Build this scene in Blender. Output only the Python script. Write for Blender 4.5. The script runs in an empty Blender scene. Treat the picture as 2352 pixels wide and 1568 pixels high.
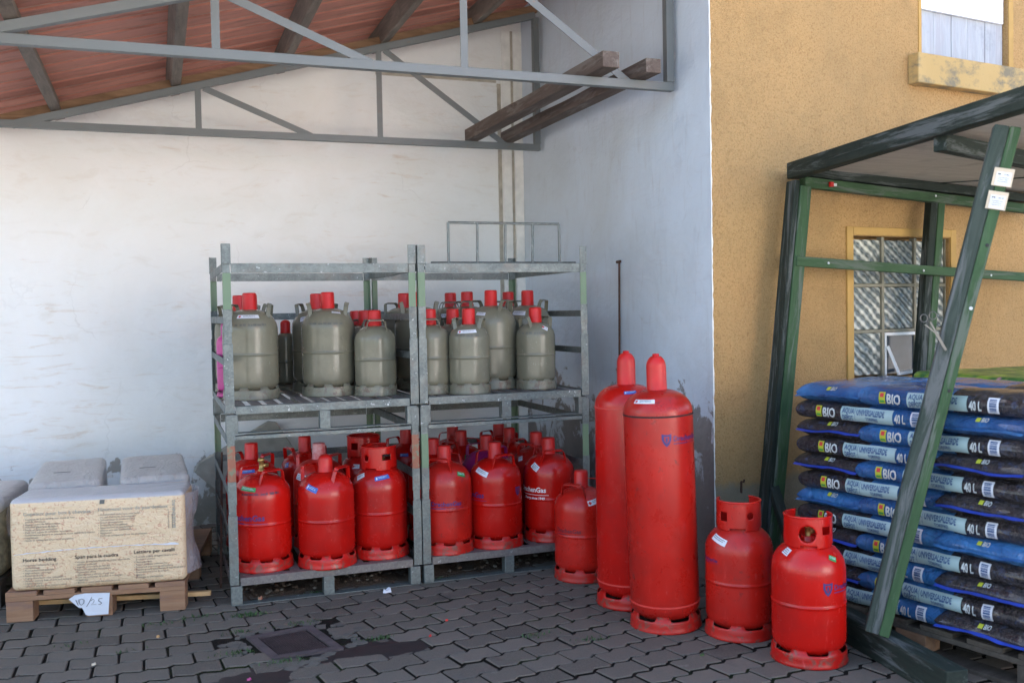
import bpy, bmesh, math, random
from mathutils import Vector, Matrix, noise
random.seed(7)
R = math.radians
PI = math.pi
scene = bpy.context.scene
COL = scene.collection

# ------------------------------------------------------------------ camera, light, exposure
YAW, PITCH, ROLL = R(20.28), R(-1.7775), R(-1.046)
CAM = Vector((-2.7032, -6.99, 1.4419))
fw = Vector((math.sin(YAW) * math.cos(PITCH), math.cos(YAW) * math.cos(PITCH), math.sin(PITCH)))
rt = Vector((math.cos(YAW), -math.sin(YAW), 0))
up = rt.cross(fw)
rt2 = rt * math.cos(ROLL) + up * math.sin(ROLL)
up2 = -rt * math.sin(ROLL) + up * math.cos(ROLL)
cd = bpy.data.cameras.new('camera')
cam = bpy.data.objects.new('camera', cd)
COL.objects.link(cam)
m = Matrix((rt2, up2, -fw)).transposed().to_4x4()
m.translation = CAM
cam.matrix_world = m
cd.sensor_width = 36
cd.lens = 36 * 2203.0 / 2352.0
cd.clip_end = 500
cd.dof.use_dof = True
cd.dof.focus_distance = 5.2
cd.dof.aperture_fstop = 2.6
scene.camera = cam

SUN_EL, SUN_AZ = 38, -28          # azimuth from +Y towards +X (negative: towards -X)
world = bpy.data.worlds.new('World')
scene.world = world
world.use_nodes = True
wn = world.node_tree
sky = wn.nodes.new('ShaderNodeTexSky')
sky.sky_type = 'NISHITA'
sky.sun_disc = False
sky.sun_elevation = R(SUN_EL)
sky.sun_rotation = R(SUN_AZ)
sky.air_density = 1.0
sky.dust_density = 2.5
sky.ozone_density = 0.6
bg = wn.nodes['Background']
bg.inputs['Strength'].default_value = 0.12
wn.links.new(sky.outputs[0], bg.inputs['Color'])
sl = bpy.data.lights.new('sun', 'SUN')
sl.energy = 5.0
sl.angle = R(0.5)
sl.color = (1.0, 0.93, 0.82)
sun = bpy.data.objects.new('sun', sl)
COL.objects.link(sun)
d = Vector((math.sin(R(SUN_AZ)) * math.cos(R(SUN_EL)), math.cos(R(SUN_AZ)) * math.cos(R(SUN_EL)), math.sin(R(SUN_EL))))
sun.rotation_euler = d.to_track_quat('Z', 'Y').to_euler()
scene.view_settings.view_transform = 'Standard'
scene.view_settings.look = 'None'
scene.view_settings.gamma = 1
scene.view_settings.exposure = 2.55
scene.cycles.max_bounces = 8
scene.cycles.diffuse_bounces = 5

# ------------------------------------------------------------------ material helpers
class NT:
    def __init__(s, name, rough=0.6, metal=0.0, spec=0.5):
        s.m = bpy.data.materials.new(name)
        s.m.use_nodes = True
        s.t = s.m.node_tree
        s.b = s.t.nodes['Principled BSDF']
        s.b.inputs['Roughness'].default_value = rough
        s.b.inputs['Metallic'].default_value = metal
        s.b.inputs['Specular IOR Level'].default_value = spec
        s.tc = s.t.nodes.new('ShaderNodeTexCoord')
        s.co = s.tc.outputs['Object']
        s.bump_prev = None
    def lk(s, a, b):
        if hasattr(a, 'links'):
            s.t.links.new(a, b)
        else:
            b.default_value = a if not (isinstance(a, tuple) and len(a) == 3 and b.type == 'RGBA') else a + (1,)
    def world_co(s):
        g = s.t.nodes.new('ShaderNodeNewGeometry')
        s.co = g.outputs['Position']
        return s
    def rand_co(s):
        oi = s.t.nodes.new('ShaderNodeObjectInfo')
        mu = s.t.nodes.new('ShaderNodeVectorMath'); mu.operation = 'SCALE'
        mu.inputs[0].default_value = (37.1, 91.7, 13.3)
        s.t.links.new(oi.outputs['Random'], mu.inputs['Scale'])
        ad = s.t.nodes.new('ShaderNodeVectorMath'); ad.operation = 'ADD'
        s.t.links.new(s.co, ad.inputs[0]); s.t.links.new(mu.outputs[0], ad.inputs[1])
        s.co = ad.outputs[0]
        s.rnd = oi.outputs['Random']
        return s
    def mapped(s, scale=(1, 1, 1), rot=(0, 0, 0), loc=(0, 0, 0)):
        mp = s.t.nodes.new('ShaderNodeMapping')
        mp.inputs['Scale'].default_value = scale
        mp.inputs['Rotation'].default_value = rot
        mp.inputs['Location'].default_value = loc
        s.t.links.new(s.co, mp.inputs[0])
        return mp.outputs[0]
    def noise(s, scale=5, detail=4, rough=0.55, co=None, dist=0.0, w=None):
        n = s.t.nodes.new('ShaderNodeTexNoise')
        n.inputs['Scale'].default_value = scale
        n.inputs['Detail'].default_value = detail
        n.inputs['Roughness'].default_value = rough
        n.inputs['Distortion'].default_value = dist
        s.t.links.new(co or s.co, n.inputs['Vector'])
        return n.outputs['Fac']
    def voro(s, scale=20, co=None, out='Distance', feat='F1', rnd=1.0):
        n = s.t.nodes.new('ShaderNodeTexVoronoi')
        n.feature = feat
        n.inputs['Scale'].default_value = scale
        n.inputs['Randomness'].default_value = rnd
        s.t.links.new(co or s.co, n.inputs['Vector'])
        return n.outputs[out]
    def wave(s, scale, co=None, dist=0, d='X'):
        n = s.t.nodes.new('ShaderNodeTexWave')
        n.bands_direction = d
        n.inputs['Scale'].default_value = scale
        n.inputs['Distortion'].default_value = dist
        s.t.links.new(co or s.co, n.inputs['Vector'])
        return n.outputs['Fac']
    def ramp(s, fac, stops):
        n = s.t.nodes.new('ShaderNodeValToRGB')
        e = n.color_ramp.elements
        while len(e) < len(stops):
            e.new(0.5)
        for i, (p, c) in enumerate(stops):
            e[i].position = p
            if not isinstance(c, tuple): c = (c, c, c)
            e[i].color = c + (1,)
        s.t.links.new(fac, n.inputs[0])
        return n.outputs['Color']
    def mr(s, v, a, b, c=0.0, d_=1.0):
        n = s.t.nodes.new('ShaderNodeMapRange')
        s.lk(v, n.inputs['Value'])
        n.inputs['From Min'].default_value = a; n.inputs['From Max'].default_value = b
        n.inputs['To Min'].default_value = c; n.inputs['To Max'].default_value = d_
        return n.outputs[0]
    def math(s, op, a, b=0.0):
        n = s.t.nodes.new('ShaderNodeMath'); n.operation = op
        s.lk(a, n.inputs[0]); s.lk(b, n.inputs[1])
        return n.outputs[0]
    def mix(s, fac, a, b, mode='MIX'):
        n = s.t.nodes.new('ShaderNodeMix'); n.data_type = 'RGBA'; n.blend_type = mode
        s.lk(fac, n.inputs[0]); s.lk(a, n.inputs[6]); s.lk(b, n.inputs[7])
        return n.outputs[2]
    def sep(s, i, co=None):
        n = s.t.nodes.new('ShaderNodeSeparateXYZ')
        s.t.links.new(co or s.co, n.inputs[0])
        return n.outputs[i]
    def color(s, c):
        s.lk(c, s.b.inputs['Base Color']); return s
    def rough(s, r):
        s.lk(r, s.b.inputs['Roughness']); return s
    def bump(s, h, strength=0.3, dist=0.01):
        n = s.t.nodes.new('ShaderNodeBump')
        n.inputs['Strength'].default_value = strength
        n.inputs['Distance'].default_value = dist
        s.lk(h, n.inputs['Height'])
        if s.bump_prev: s.t.links.new(s.bump_prev, n.inputs['Normal'])
        s.bump_prev = n.outputs[0]
        s.t.links.new(n.outputs[0], s.b.inputs['Normal']); return s

M = {}
def plain(name, c, rough=0.5, metal=0.0, var=0.15, sc=8, bump=0.0, bsc=60):
    n = NT(name, rough, metal).rand_co()
    f = n.noise(sc, 4)
    lo = tuple(x * (1 - var) for x in c); hi = tuple(min(1, x * (1 + var)) for x in c)
    n.color(n.ramp(f, [(0.3, lo), (0.7, hi)]))
    if bump: n.bump(n.noise(bsc, 3), bump, 0.004)
    M[name] = n.m
    return n.m

# white lime render of the back wall
def white_wall(name, base, dark, blue=False):
    n = NT(name, 0.85, spec=0.25).world_co()
    big = n.noise(0.9, 5, 0.6, dist=0.6)
    c = n.mix(n.mr(big, 0.35, 0.7), base, dark)
    # vertical/horizontal brush and trowel marks
    st = n.noise(2.2, 5, 0.62, co=n.mapped((1.6, 1.6, 4.5) if not blue else (7, 7, 1.2)), dist=1.2)
    c = n.mix(n.mr(st, 0.56, 0.75, 0, 0.25), c, (0.60, 0.53, 0.43) if not blue else (0.38, 0.35, 0.35))
    sc = n.noise(3.0, 8, 0.74, co=n.mapped((1.0, 1.0, 6.5), (0, R(6), 0)), dist=0.8)
    sc = n.math('MULTIPLY', sc, n.mr(n.noise(0.8, 3), 0.35, 0.6, 0.86, 1.06))
    c = n.mix(n.mr(sc, 0.58, 0.72, 0, 0.55 if not blue else 0.2), c, (0.60, 0.47, 0.34) if not blue else (0.42, 0.40, 0.42))
    fine = n.noise(26, 5, 0.7)
    c = n.mix(n.mr(fine, 0.64, 0.78, 0, 0.2), c, (0.40, 0.37, 0.32))
    z = n.sep(2)
    # peeled damp base
    pe = n.noise(4.2, 7, 0.66, dist=0.5)
    if not blue:
        hz = n.math('ADD', n.mr(z, 0.68, 0.36, -0.22, 0.03), pe)
        c = n.mix(n.mr(hz, 0.50, 0.53, 0, 0.8), c, n.mix(n.noise(30, 3), (0.20, 0.165, 0.125), (0.33, 0.28, 0.21)))
        gr = n.mr(n.math('ADD', z, n.math('MULTIPLY', n.noise(3, 4), 0.35)), 0.30, 0.52, 0.55, 0.0)
        c = n.mix(gr, c, (0.16, 0.165, 0.12))
    else:
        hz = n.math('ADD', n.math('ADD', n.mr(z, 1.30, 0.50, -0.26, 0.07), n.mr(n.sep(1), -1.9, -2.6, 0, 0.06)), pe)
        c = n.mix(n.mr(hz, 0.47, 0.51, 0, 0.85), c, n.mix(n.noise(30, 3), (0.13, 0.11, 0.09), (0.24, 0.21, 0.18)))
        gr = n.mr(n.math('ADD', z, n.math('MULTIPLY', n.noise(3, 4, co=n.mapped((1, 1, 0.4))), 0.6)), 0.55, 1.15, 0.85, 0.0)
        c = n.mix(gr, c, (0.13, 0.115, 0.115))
    wco = n.t.nodes.new('ShaderNodeVectorMath'); wco.operation = 'ADD'
    nn_ = n.t.nodes.new('ShaderNodeTexNoise'); nn_.inputs['Scale'].default_value = 3.0; nn_.inputs['Detail'].default_value = 5
    n.t.links.new(n.co, nn_.inputs['Vector']); n.t.links.new(n.co, wco.inputs[0])
    sc_ = n.t.nodes.new('ShaderNodeVectorMath'); sc_.operation = 'SCALE'; sc_.inputs['Scale'].default_value = 0.45
    n.t.links.new(nn_.outputs['Color'], sc_.inputs[0]); n.t.links.new(sc_.outputs[0], wco.inputs[1])
    ck = n.t.nodes.new('ShaderNodeTexVoronoi'); ck.feature = 'DISTANCE_TO_EDGE'; ck.inputs['Scale'].default_value = 1.1
    n.t.links.new(wco.outputs[0], ck.inputs['Vector'])
    crk = n.math('MULTIPLY', n.mr(ck.outputs['Distance'], 0.0, 0.006, 1, 0), n.mr(n.noise(1.7, 3), 0.52, 0.62, 0, 0.18))
    c = n.mix(crk, c, (0.30, 0.27, 0.23))
    n.color(c)
    n.bump(n.noise(3.0, 4, 0.6, co=n.mapped((1, 1, 1.4))), 0.5, 0.04)
    n.bump(st, 0.10, 0.012)
    n.bump(n.noise(55, 5, 0.65), 0.3, 0.004)
    n.bump(hz, 0.0, 0.001)
    M[name] = n.m
white_wall('white_render', (0.83, 0.838, 0.828), (0.765, 0.755, 0.715))
white_wall('sky_tinted_render', (0.60, 0.675, 0.76), (0.53, 0.575, 0.61), True)  # side wall's white, with the blue of the skylight mixed into its colour
plain('groove_render', (0.42, 0.38, 0.31), 0.9, var=0.25, sc=14, bump=0.4)
plain('trim_render', (0.80, 0.785, 0.74), 0.9, var=0.12, sc=10, bump=0.4)

# yellow pebble-dash
n = NT('yellow_roughcast', 0.9, spec=0.3).world_co()
v = n.voro(150); v2 = n.voro(70, out='Color')
c = n.mix(n.noise(1.3, 4), (0.440, 0.262, 0.106), (0.56, 0.345, 0.150))
c = n.mix(n.mr(n.noise(90, 3, 0.7), 0.48, 0.66, 0, 0.6), c, (0.24, 0.125, 0.035))
c = n.mix(n.mr(n.noise(150, 3, 0.7), 0.60, 0.68, 0, 0.7), c, (0.62, 0.46, 0.24))
c = n.mix(n.mr(n.noise(1.0, 6, 0.65, co=n.mapped((1, 1, .6))), 0.42, 0.68, 0, 0.40), c, (0.33, 0.225, 0.11))
c = n.mix(n.mr(n.noise(3.1, 7, 0.75), 0.5, 0.72, 0, 0.45), c, (0.26, 0.165, 0.07))
z = n.sep(2)
low = n.math('ADD', z, n.math('MULTIPLY', n.noise(5, 5, 0.7), 0.22))
c = n.mix(n.mr(low, 0.59, 0.64, 1, 0), c, n.mix(n.noise(14, 4), (0.20, 0.18, 0.13), (0.36, 0.33, 0.27)))
c = n.mix(n.mr(low, 0.35, 1.05, 0.55, 0), c, (0.22, 0.17, 0.09))
# rusty damp streak and moss by an old hook
n.color(c)
n.bump(v, 0.6, 0.009); n.bump(n.noise(120, 3, 0.7), 0.5, 0.006); n.bump(n.noise(5, 4), 0.3, 0.03)
M['yellow_roughcast'] = n.m
n = NT('yellow_trim', 0.75).world_co()
c = n.mix(n.noise(3, 4), (0.44, 0.285, 0.10), (0.52, 0.36, 0.15))
c = n.mix(n.mr(n.noise(6, 6, 0.7, co=n.mapped((1, 1, 1.6))), 0.49, 0.64, 0, 0.85), c, (0.15, 0.14, 0.105))
n.color(c); n.bump(n.noise(60, 4), 0.3, 0.004); M['sill_paint'] = n.m
plain('yellow_surround', (0.48, 0.29, 0.085), 0.75, var=0.12, sc=6, bump=0.25)

# galvanised steel
def galv(name, base=(0.40, 0.42, 0.42), metal=0.55):
    n = NT(name, 0.5, metal).rand_co()
    sp = n.voro(105, out='Color')
    f = n.math('MULTIPLY', n.sep(0, sp), 1.0)
    c = n.mix(n.mr(f, 0, 1, 0, 0.8), tuple(x * 0.75 for x in base), tuple(min(1, x * 1.15) for x in base))
    c = n.mix(n.mr(n.noise(9, 6, 0.7), 0.52, 0.68, 0, 0.65), c, (0.17, 0.15, 0.13))
    c = n.mix(n.mr(n.noise(40, 3, 0.7), 0.66, 0.72, 0, 0.7), c, (0.72, 0.74, 0.74))
    n.color(c); n.rough(n.mr(n.noise(20, 3), 0.3, 0.7, 0.42, 0.68)); n.bump(n.noise(80, 3), 0.15, 0.002)
    M[name] = n.m
galv('galvanised', (0.175, 0.197, 0.190))
galv('galvanised_dirty', (0.184, 0.164, 0.156), 0.35)
def painted_metal(name, c0, c1, rust=(0.26, 0.12, 0.06), amt=0.64, rough=0.5):
    n = NT(name, rough, 0.0).rand_co()
    c = n.mix(n.noise(5, 4), c0, c1)
    c = n.mix(n.mr(n.noise(26, 6, 0.72), amt, amt + 0.05, 0, 0.8), c, rust)
    c = n.mix(n.mr(n.noise(8, 5, 0.6, co=n.mapped((1, 1, 3))), 0.6, 0.75, 0, 0.4), c, tuple(x * 1.5 for x in c0))
    n.color(c); n.bump(n.noise(60, 3), 0.15, 0.002)
    M[name] = n.m
painted_metal('truss_grey', (0.117, 0.131, 0.131), (0.1521, 0.1654, 0.1677), (0.20, 0.12, 0.07), 0.635, 0.45)
painted_metal('post_green', (0.105, 0.168, 0.098), (0.154, 0.231, 0.14), (0.16, 0.15, 0.11), 0.60)
painted_metal('post_orange', (0.288, 0.088, 0.048), (0.24, 0.096, 0.056), (0.14, 0.20, 0.13), 0.52)
# gas bottle paints
def bottle_paint(name, c, rough=0.32, scuff=0.66, dirt=(0.10, 0.02, 0.02), fade=1.15):
    n = NT(name, rough, spec=0.42).rand_co()
    col = n.mix(n.mr(n.noise(3, 4), 0.3, 0.7), tuple(x * 0.86 for x in c), tuple(min(1, x * fade) for x in c))
    col = n.mix(n.mr(n.rnd, 0, 1, 0, 0.30), col, tuple(x * 0.62 for x in c))
    col = n.mix(n.mr(n.noise(24, 6, 0.75, dist=0.6), scuff - .02, scuff + 0.05, 0, 0.75), col, dirt)
    col = n.mix(n.mr(n.noise(4, 6, 0.7), 0.46, 0.70, 0, 0.50), col, tuple(x * .45 + .012 for x in c))
    col = n.mix(n.mr(n.noise(70, 3, 0.7, co=n.mapped((1, 1, .25))), 0.66, 0.72, 0, 0.4), col, tuple(min(1, x * 1.2 + .10) for x in c))
    col = n.mix(n.mr(n.noise(13, 5, 0.8, co=n.mapped((5, 5, 0.8))), 0.60, 0.72, 0, 0.35), col, tuple(min(1, x * 1.5 + 0.08) for x in c))
    n.color(col); n.rough(n.mr(n.noise(11, 5, 0.7), 0.3, 0.75, rough - 0.09, rough + 0.08))
    n.bump(n.noise(140, 2), 0.06, 0.001)
    M[name] = n.m
    if not name.endswith('_worn'): bottle_paint(name + '_worn', c, rough + .1, 0.545, (0.13, 0.075, 0.055), fade)
bottle_paint('red_paint', (0.50, 0.007, 0.004), 0.24)
bottle_paint('red_faded', (0.44, 0.012, 0.007), 0.32, 0.62, fade=1.3)
bottle_paint('grey_paint', (0.185, 0.175, 0.125), 0.22, 0.70, (0.12, 0.11, 0.08))
bottle_paint('magenta_paint', (0.294, 0.014, 0.119), 0.4, 0.7)
bottle_paint('pink_paint', (0.48, 0.06, 0.228), 0.35, 0.75, (0.4, 0.05, 0.2))
plain('cap_red', (0.52, 0.009, 0.006), 0.42, var=0.12, sc=10)
n = NT('cap_worn', 0.7).rand_co()
n.color(n.mix(n.mr(n.noise(9, 5, 0.7), 0.38, 0.62), (0.62, 0.40, 0.40), (0.55, 0.06, 0.06))); M['cap_worn'] = n.m
plain('seam_dark', (0.03, 0.012, 0.012), 0.8)
plain('seam_light', (0.62, 0.05, 0.04), 0.45)
plain('brass', (0.40, 0.27, 0.10), 0.45, 0.8)
plain('label_white', (0.612, 0.629, 0.68), 0.5, var=0.06, sc=40)
plain('label_blue', (0.03, 0.11, 0.42), 0.45, var=0.2, sc=40)
plain('label_green', (0.02, 0.26, 0.07), 0.45, var=0.15, sc=40)
plain('ink_blue', (0.030, 0.022, 0.15), 0.5, var=0.15)
plain('ink_dull', (0.10, 0.012, 0.03), 0.5)
plain('ink_white', (0.78, 0.76, 0.76), 0.5, var=0.05)
plain('ink_black', (0.018, 0.018, 0.02), 0.6, var=0.1)
plain('ink_grey', (0.10, 0.10, 0.09), 0.6, var=0.2)
plain('ink_stamp', (0.10, 0.095, 0.075), 0.6)
plain('ink_faded', (0.30, 0.29, 0.24), 0.6, var=0.2)
plain('ink_red', (0.50, 0.03, 0.03), 0.5)
# timber
def wood(name, c0, c1, rough=0.75, axis='X', worn=None, green=None):
    n = NT(name, rough, spec=0.25).rand_co()
    s = {'X': (1.5, 14, 14), 'Y': (14, 1.5, 14), 'Z': (14, 14, 1.5)}[axis]
    g = n.noise(2.2, 6, 0.65, co=n.mapped(s), dist=0.8)
    c = n.mix(n.mr(g, 0.3, 0.7), c0, c1)
    c = n.mix(n.mr(n.noise(5, 5, 0.7), 0.55, 0.75, 0, 0.5), c, tuple(x * 0.5 for x in c0))
    if worn:
        w = n.noise(2.0, 7, 0.72, co=n.mapped(tuple(x * 0.6 for x in s)), dist=0.6)
        c = n.mix(n.mr(w, 0.51, 0.60, 0, 0.85), c, worn)
    n.color(c); n.bump(g, 0.4, 0.006); n.bump(n.noise(70, 3), 0.15, 0.002)
    M[name] = n.m
wood('timber_old', (0.08, 0.0576, 0.0464), (0.136, 0.104, 0.088), axis='Y', worn=(0.20, 0.17, 0.15))
wood('purlin_wood', (0.15, 0.12, 0.10), (0.28, 0.23, 0.19), axis='Y')
wood('eave_wood', (0.15, 0.085, 0.045), (0.28, 0.17, 0.10), axis='X')
wood('pallet_wood', (0.216, 0.1116, 0.0612), (0.3024, 0.18, 0.108), axis='X', worn=(0.20, 0.12, 0.09))
wood('pallet_dark', (0.055, 0.045, 0.035), (0.10, 0.085, 0.07), axis='Y')
wood('lath', (0.42, 0.25, 0.11), (0.52, 0.34, 0.17), axis='X')
for ax in 'XYZ':
    wood('green_timber_' + ax, (0.028, 0.064, 0.0288), (0.052, 0.104, 0.048), axis=ax, worn=(0.1105, 0.13, 0.1105))
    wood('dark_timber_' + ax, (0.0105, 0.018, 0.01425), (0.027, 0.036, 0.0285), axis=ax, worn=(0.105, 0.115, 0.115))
wood('grey_timber', (0.020, 0.036, 0.029), (0.050, 0.066, 0.058), worn=(0.115, 0.125, 0.13))
wood('plywood', (0.42, 0.37, 0.32), (0.52, 0.46, 0.41), axis='X', rough=0.8)
wood('white_planks', (0.345, 0.3675, 0.42), (0.465, 0.4875, 0.525), axis='Z', worn=(0.38, 0.38, 0.42))
plain('white_board', (0.86, 0.87, 0.90), 0.6, var=0.03)
plain('white_frame', (0.80, 0.82, 0.84), 0.5, var=0.06)
plain('mortar', (0.252, 0.238, 0.182), 0.9, var=0.2, sc=20)
plain('dark_frame', (0.035, 0.028, 0.024), 0.7)
# patterned window glass
n = NT('pattern_glass', 0.16, spec=0.8).rand_co()
wa = n.wave(6.5, n.mapped((1, 1, 1), (0, R(52), 0)), 3.0)
wb = n.wave(6.5, n.mapped((1, 1, 1), (0, R(-38), 0)), 3.0)
w = n.math('ADD', n.math('MULTIPLY', wa, .7), n.math('MULTIPLY', wb, .25))
w2 = n.noise(60, 3, 0.6)
lz = n.math('MULTIPLY', w, n.mr(n.noise(5, 4, 0.6, dist=0.6), 0.3, 0.65, 0.35, 1.3))
c = n.mix(n.mr(lz, 0.25, 0.95), (0.12, 0.145, 0.145), (0.70, 0.70, 0.62))
c = n.mix(n.mr(n.rnd, 0.4, 1.0, 0, 0.5), c, (0.07, 0.10, 0.115))
n.color(c); n.bump(w, 0.8, 0.02); n.bump(w2, 0.6, 0.006); M['pattern_glass'] = n.m
plain('dark_glass', (0.04, 0.055, 0.075), 0.12, var=0.3, sc=5)
# bitumen-red corrugated sheet
n = NT('roof_sheet_red', 0.6).world_co()
c = n.mix(n.noise(1.6, 5, 0.6), (0.50, 0.17, 0.115), (0.64, 0.27, 0.20))
c = n.mix(n.mr(n.noise(7, 5, 0.7, co=n.mapped((0.5, 3, 1))), 0.52, 0.7, 0, 0.5), c, (0.12, 0.045, 0.03))
n.color(c); n.bump(n.noise(30, 3), 0.15, 0.004); M['roof_sheet_red'] = n.m
plain('roof_rib', (0.42, 0.25, 0.20), 0.6, var=0.15)
# paving
n = NT('paver', 0.82, spec=0.35).world_co()
at = n.t.nodes.new('ShaderNodeAttribute'); at.attribute_name = 'tone'
c = n.mix(at.outputs['Fac'], (0.076, 0.065, 0.052), (0.150, 0.130, 0.106))
c = n.mix(n.mr(n.noise(1.1, 4), 0.35, 0.7, 0, 0.5), c, (0.105, 0.090, 0.072))
c = n.mix(n.mr(n.noise(150, 3, 0.7), 0.4, 0.7, 0, 0.5), c, (0.18, 0.155, 0.130))
c = n.mix(n.mr(n.noise(2.4, 6, 0.7), 0.60, 0.72, 0, 0.6), c, (0.045, 0.040, 0.036))
c = n.mix(n.mr(n.noise(9, 6, 0.7), 0.64, 0.70, 0, 0.4), c, (0.24, 0.215, 0.19))
c = n.mix(n.mr(n.noise(3.3, 5, 0.7), 0.60, 0.74, 0, 0.45), c, (0.075, 0.085, 0.045))
n.color(c); n.bump(n.noise(180, 3, 0.7), 0.5, 0.003); n.bump(n.noise(20, 4), 0.3, 0.006)
M['paver'] = n.m
n = NT('joint_soil', 0.95, spec=0.1).world_co()
c = n.mix(n.noise(40, 4), (0.010, 0.009, 0.007), (0.026, 0.021, 0.017))
c = n.mix(n.mr(n.noise(2.2, 6, 0.75), 0.52, 0.62, 0, 0.8), c, (0.024, 0.036, 0.012))
n.color(c); n.bump(n.noise(160, 4), 0.8, 0.01); M['joint_soil'] = n.m
n = NT('soil', 0.95, spec=0.1).world_co()
c = n.mix(n.noise(14, 6, 0.7), (0.06, 0.042, 0.030), (0.13, 0.095, 0.07))
c = n.mix(n.mr(n.voro(60), 0.0, 0.25, 0.5, 0), c, (0.26, 0.20, 0.16))
n.color(c); n.bump(n.noise(60, 5, 0.7), 0.9, 0.02); M['soil'] = n.m
n = NT('wet_dirt', 0.65, spec=0.5).world_co()
n.color(n.mix(n.noise(8, 5), (0.013, 0.011, 0.010), (0.026, 0.021, 0.020))); n.bump(n.noise(90, 4), 0.3, 0.003)
M['wet_dirt'] = n.m
plain('concrete_patch', (0.105, 0.095, 0.080), 0.9, var=0.2, sc=18, bump=0.5)
plain('cast_iron', (0.050, 0.034, 0.034), 0.75, 0.2, var=0.3, sc=15, bump=0.3)
plain('drain_frame', (0.078, 0.060, 0.060), 0.85, var=0.25, sc=18, bump=0.4)
plain('far_yard', (0.42, 0.40, 0.37), 0.9, var=0.15, sc=2)
# bale wrap
n = NT('bale_print', 0.26, spec=0.5)
c = n.mix(n.mr(n.noise(48, 4, 0.7, dist=1.5), 0.54, 0.64, 0, 0.75), (0.66, 0.50, 0.32), (0.46, 0.20, 0.13))
c = n.mix(n.mr(n.noise(34, 3, 0.6, dist=1.2, co=n.mapped((1, 1, 1), (0, 0, 0), (5, 2, 1))), 0.62, 0.68, 0, 0.7), c, (0.70, 0.56, 0.38))
z = n.sep(2)
c = n.mix(n.mr(z, 0.424, 0.428), c, n.mix(n.noise(6, 3), (0.38, 0.37, 0.375), (0.44, 0.43, 0.435)))
n.color(c); n.bump(n.noise(8, 5, 0.65, dist=1.6, co=n.mapped((1, 1, 2.2))), 0.4, 0.02); n.bump(n.noise(40, 3), 0.1, 0.003)
M['bale_print'] = n.m
n = NT('bale_grey', 0.28).rand_co()
c = n.mix(n.noise(6, 3), (0.40, 0.372, 0.350), (0.46, 0.435, 0.415))
c = n.mix(n.mr(n.noise(30, 5, 0.7), 0.6, 0.7, 0, 0.4), c, (0.32, 0.27, 0.21))
n.color(c); n.bump(n.noise(7, 5, 0.65, dist=2.0, co=n.mapped((2, .8, 1))), 0.8, 0.03); n.bump(n.noise(40, 3, dist=1), 0.2, 0.004)
M['bale_grey'] = n.m
plain('bale_straw', (0.20, 0.165, 0.10), 0.7, var=0.5, sc=30, bump=0.6)
n = NT('clear_film', 0.18, spec=0.7).rand_co()
n.b.inputs['Alpha'].default_value = 0.45
n.color((0.60, 0.57, 0.62)); n.bump(n.noise(22, 4, 0.7, dist=1.5), 1.0, 0.03); M['clear_film'] = n.m
# soil bags
def bag_mat(name, base, fleck, blue=False):
    n = NT(name, 0.36, spec=0.5).rand_co()
    if blue:
        c = n.mix(n.mr(n.noise(5, 3), 0.3, 0.7), (0.020, 0.12, 0.38), (0.06, 0.27, 0.62))
        c = n.mix(n.mr(n.voro(26), 0.0, 0.16, 0.55, 0), c, (0.105, 0.225, 0.435))
    else:
        c = n.mix(n.mr(n.noise(55, 5, 0.75, dist=1.0), 0.46, 0.66), base, fleck)
        c = n.mix(n.mr(n.noise(30, 4, 0.7, co=n.mapped((1, 1, 1), (0, 0, 0), (3, 9, 4))), 0.54, 0.66, 0, 0.6), c, (0.045, 0.075, 0.17))
    n.color(c); n.bump(n.noise(9, 4, 0.6, dist=2.5), 0.8, 0.06); n.bump(n.noise(20, 6, 0.7, dist=1.8), 1.0, 0.03); n.bump(n.noise(50, 4, dist=2), 0.45, 0.006)
    if blue: n.color(n.mix(n.mr(n.noise(3.5, 3), 0.45, 0.62, 0, 0.6), c, (0.008, 0.035, 0.17)))
    n.rough(0.22)
    n.b.inputs['Coat Weight'].default_value = 0.5
    M[name] = n.m
bag_mat('bag_dark', (0.028, 0.024, 0.028), (0.075, 0.060, 0.062))
bag_mat('bag_blue', None, None, True)
plain('seam_blue', (0.02, 0.05, 0.34), 0.35, var=0.2)
plain('bag_label', (0.315, 0.435, 0.45), 0.45, var=0.05)
plain('bag_ink', (0.03, 0.08, 0.20), 0.5)
plain('bag_letter', (0.46, 0.50, 0.51), 0.5)
plain('bag_yellow', (0.40, 0.44, 0.03), 0.5)
plain('bag_green', (0.03, 0.26, 0.06), 0.5)
n = NT('bag_flowers', 0.35, spec=0.5).rand_co()
c = n.mix(n.mr(n.noise(9, 3), 0.4, 0.6), (0.03, 0.16, 0.05), (0.30, 0.46, 0.05))
c = n.mix(n.mr(n.voro(14), 0.10, 0.22, 0.85, 0), c, n.mix(n.noise(6, 2), (0.75, 0.15, 0.32), (0.72, 0.70, 0.74)))
n.color(c); n.bump(n.noise(13, 5, dist=1), 0.5, 0.02); M['bag_flowers'] = n.m
plain('steel', (0.16, 0.155, 0.15), 0.3, 0.9, var=0.1)
plain('paper', (0.592, 0.616, 0.672), 0.7, var=0.05, sc=20, bump=0.2, bsc=12)
plain('paper_old', (0.55, 0.47, 0.36), 0.8, var=0.12, sc=10)
plain('slab_grey', (0.289, 0.2762, 0.2295), 0.9, var=0.22, sc=9, bump=0.4)
plain('tarp_dark', (0.030, 0.032, 0.034), 0.6, var=0.3)
plain('rusty', (0.09, 0.045, 0.03), 0.85, 0.2, var=0.3)
plain('leaf_green', (0.035, 0.075, 0.018), 0.6, var=0.4, sc=20)

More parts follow.
